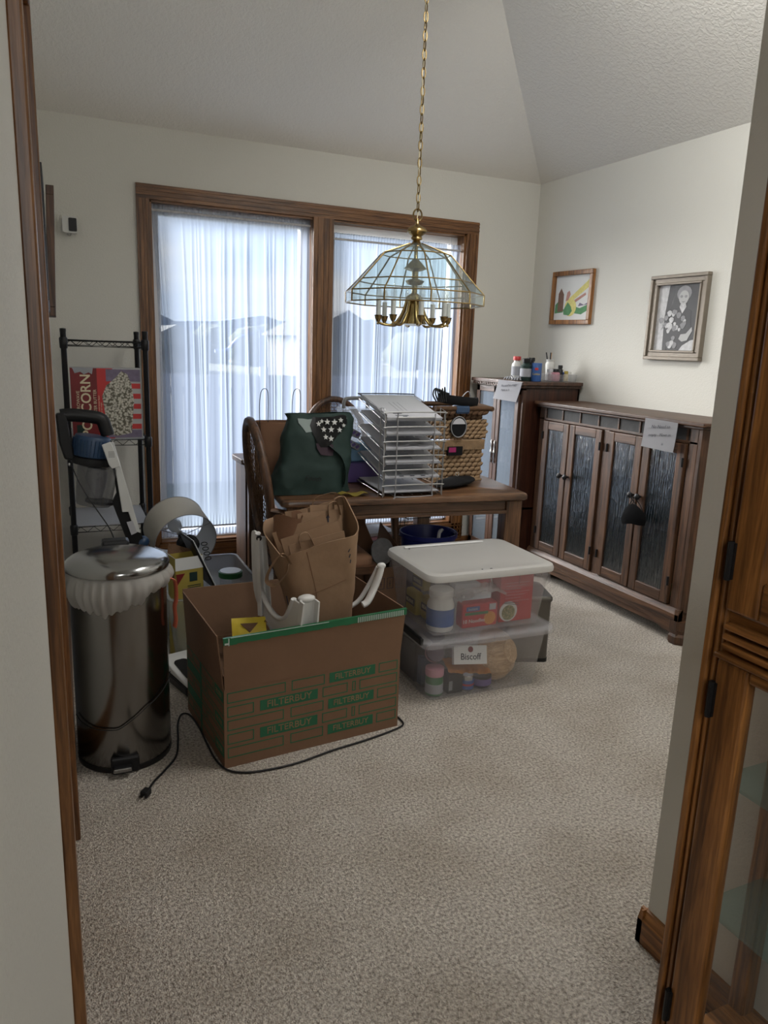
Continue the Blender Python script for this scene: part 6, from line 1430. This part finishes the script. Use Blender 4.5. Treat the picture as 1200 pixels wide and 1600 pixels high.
for k, (m_, cl) in enumerate((('green', 'green'), ('plum', 'plum'), ('green', 'teal'), ('light_blue', 'blue'))):
    x = .045+.038*k; t = thing('spice_bottle', 'small white-capped spice bottle with %s label in the open tote' % cl, 'bottle', tt_(x, -.10, .01), 0, 'spice bottles in the open tote')
    bm = B(); cbox(bm, tt_(x, -.10, .12), (.032, .034, .22)); part(t, 'body', bm, 'paper_grey', bev=.003)
    bm = B(); cbox(bm, tt_(x, -.10, .238), (.030, .032, .016)); part(t, 'cap', bm, 'white_plastic', bev=.004)
    bm = B(); cbox(bm, tt_(x, -.10, .2465), (.020, .010, .001)); part(t, 'cap_label', bm, m_)
t = thing('clear_bag', 'crumpled clear bag in the open tote left of the jar', 'bag', tt_(.03, .0, .16)); bm = B(); ell(bm, tt_(.035, .02, .205), (.03, .05, .045), seg=16, rg=8)
for v_ in bm.verts: v_.co += noise.noise_vector(v_.co*28)*.010
part(t, 'film', bm, 'poly_wrap', 20)
# drum lamp lying on its side
LC = Vector((.588, 3.46, .435)); LA = (Vector((.588, 3.47, .500))-Vector((.560, 3.66, .555))).normalized()
t = thing('table_lamp', 'lamp with grey drum shade lying on its side on the tote', 'lamp', LC-Vector((0, -.1, .15)))
Q = LA.to_track_quat('Z', 'Y').to_matrix().to_4x4()
bm = B(); R1 = .148; h_ = .185
lathe(bm, [(R1, 0), (R1, -h_), (R1-.0015, -h_), (R1-.0015, 0)], LC, 56, M=Q, cap=False, mi=0)
for f in bm.faces:
    c = f.calc_center_median()-LC; ax_ = c.dot(LA); rad = (c-LA*ax_).length
    if rad < R1-.0012: f.material_index = 1
bm2 = bm; sd = part(t, 'shade', bm, ['shade_linen', 'shade_lining'], 50)
bm = B()
for dz in (0, -h_): tube(bm, [LC+Q @ Vector((R1*math.cos(2*PI*k/56), R1*math.sin(2*PI*k/56), dz)) for k in range(56)], .0022, 6, closed=True)
part(sd, 'shade_ring', bm, 'grey_mid', 60)
bm = B()
for k in range(3):
    a = 2*PI*k/3+.55; tube(bm, [LC+Q @ Vector((R1*math.cos(a), R1*math.sin(a), -.03)), LC+Q @ Vector((.018*math.cos(a), .018*math.sin(a), -.06))], .0018, 6)
tube(bm, [LC+Q @ Vector((.02*math.cos(2*PI*k/16), .02*math.sin(2*PI*k/16), -.06)) for k in range(16)], .0022, 6, closed=True)
part(sd, 'spider', bm, 'chrome', 60)
bm = B(); lathe(bm, [(.013, -.07), (.014, -.10), (.030, -.125), (.034, -.15), (.026, -.172), (.001, -.178)], LC+Vector((-.008, 0, .012)), 20, M=Q); part(t, 'bulb', bm, 'white_plastic', 60)
bm = B(); lathe(bm, [(.001, .02), (.016, .02), (.018, -.02), (.016, -.075), (.001, -.075)], LC, 16, M=Q); part(t, 'socket', bm, 'black_plastic', 50)
t = thing('cable_bundle', 'black coiled cable bundle hanging inside the lamp shade opening', 'cable', LC+Vector((0, -.05, -.03)))
for k in range(10):
    bm = B(); a = k*.63; c = LC+Vector((.004, -.050+.004*k, .002)); rr = .036+.004*(k % 3)
    tube(bm, [c+Vector((rr*math.cos(q+a), .012*math.sin(2*q+a), rr*.85*math.sin(q+a))) for q in [2*PI*i/20 for i in range(20)]], .0065, 6, closed=True); part(t, 'coil', bm, 'black_plastic', 60)
for k in range(4):
    bm = B(); c = LC+Vector((.075+.006*k, -.05, .0-.024*k)); tube(bm, [c+Vector((.014*math.cos(q), 0, .008*math.sin(q))) for q in [2*PI*i/12 for i in range(12)]], .0022, 6, closed=True); part(t, 'small_loop', bm, 'black_plastic', 60)
bm = B(); ell(bm, LC+Vector((.004, -.045, .002)), (.036, .022, .034)); part(t, 'core', bm, 'black_matte', 60)
# small appliance on the floor
t = thing('small_appliance', 'low white appliance with black oval panel between can and box', 'appliance', (.46, 2.86, 0)); M = Matrix.Translation((.505, 2.87, 0)) @ Matrix.Rotation(.28, 4, 'Z')
bm = B(); prism(bm, [(-.12, .0), (.14, .0), (.14, .05), (-.11, .04)], lambda u, v, w_: M @ Vector((w_, u, v)), -.085, .12); part(t, 'base', bm, 'black_plastic', bev=.012)
bm = B(); prism(bm, [(-.11, .036), (.14, .05), (.14, .085), (.10, .085), (-.10, .045)], lambda u, v, w_: M @ Vector((w_, u, v)), -.08, .115); part(t, 'shell', bm, 'white_plastic', bev=.008)
bm = B(); M2 = M @ Matrix.Translation((-.028, .0, .0665)) @ Matrix.Rotation(math.radians(11), 4, 'X'); loft(bm, [[M2 @ Vector((x, y, z)) for x, y in rrect(-.030, .030, -.075, .07, .02)] for z in (0, .004)]); part(t, 'panel', bm, 'black_plastic', 40)

# ------------------------------------------------------------------ display cabinet in the right foreground
HX0, HYF, HYN = 1.0, .835, -.05
t = thing('display_cabinet', 'golden oak cabinet with glass doors in the right foreground', 'cabinet', (1.11, .4, 0))
for q in ((HX0+.004, HX0+.045, HYF-.028, HYF), (1.20, 1.235, HYF-.035, HYF), (HX0+.004, 1.235, HYN, HYN+.03)): bm = B(); box(bm, *q, 0, 2.0); part(t, 'corner_post', bm, 'golden_oak_Z', bev=.004)
bm = B(); box(bm, HX0-.006, HX0+.006, HYF-.010, HYF+.003, 0, 2.0); box(bm, HX0-.003, HX0+.006, HYF-.024, HYF-.016, 0, 2.0); part(t, 'edge_moulding', bm, 'golden_oak_Z', bev=.003)
for q in ((0, .09), (.895, .965), (1.97, 2.0)): bm = B(); box(bm, HX0+.01, 1.235, HYN, HYF-.002, *q); part(t, 'deck', bm, 'golden_oak_Y')
for (z0, z1, gz0, gz1) in ((.095, .888, .155, .868), (.972, 1.95, 1.035, 1.89)):
    ya, yb = HYN+.04, HYF-.030; s = .062
    bm = B(); x0, x1 = HX0-.008, HX0+.016
    box(bm, x0, x1, yb-s, yb, z0, z1); box(bm, x0, x1, ya, ya+s, z0, z1); box(bm, x0, x1, ya+s, yb-s, z0, gz0, 1); box(bm, x0, x1, ya+s, yb-s, gz1, z1, 1)
    dr = part(t, 'door', bm, ['golden_oak_Z', 'golden_oak_Y'], bev=.005)
    bm = B(); box(bm, HX0+.002, HX0+.006, ya+s-.004, yb-s+.004, gz0-.004, gz1+.004); part(dr, 'glass_pane', bm, 'hutch_glass')
    for zz in ((.815, .2) if z0 < .5 else (1.055, 1.8)): bm = B(); box(bm, HX0-.013, HX0-.004, yb-.008, yb+.006, zz-.030, zz+.030); tube(bm, [(HX0-.013, yb-.001, zz-.032), (HX0-.013, yb-.001, zz+.032)], .005, 8); part(dr, 'hinge', bm, 'black_metal', 40)
bm = B()
for k in range(3): box(bm, HX0-.012, HX0+.01, HYN+.03, HYF-.036, .907+.017*k, .918+.017*k)
part(t, 'reeded_rail', bm, 'golden_oak_Y', bev=.003)
bm = B(); box(bm, HX0-.020, HX0+.01, HYN+.03, HYF-.030, .893, .901); part(t, 'lip_moulding', bm, 'golden_oak_Y', bev=.003)
for z in (.40, .655): bm = B(); box(bm, HX0+.035, 1.225, HYN+.03, HYF-.03, z, z+.006); part(t, 'glass_shelf', bm, 'shelf_glass')
bm = B(); box(bm, 1.205, 1.236, HYN+.04, .60, .09, .89); part(t, 'back_panel', bm, 'walnut_Z')
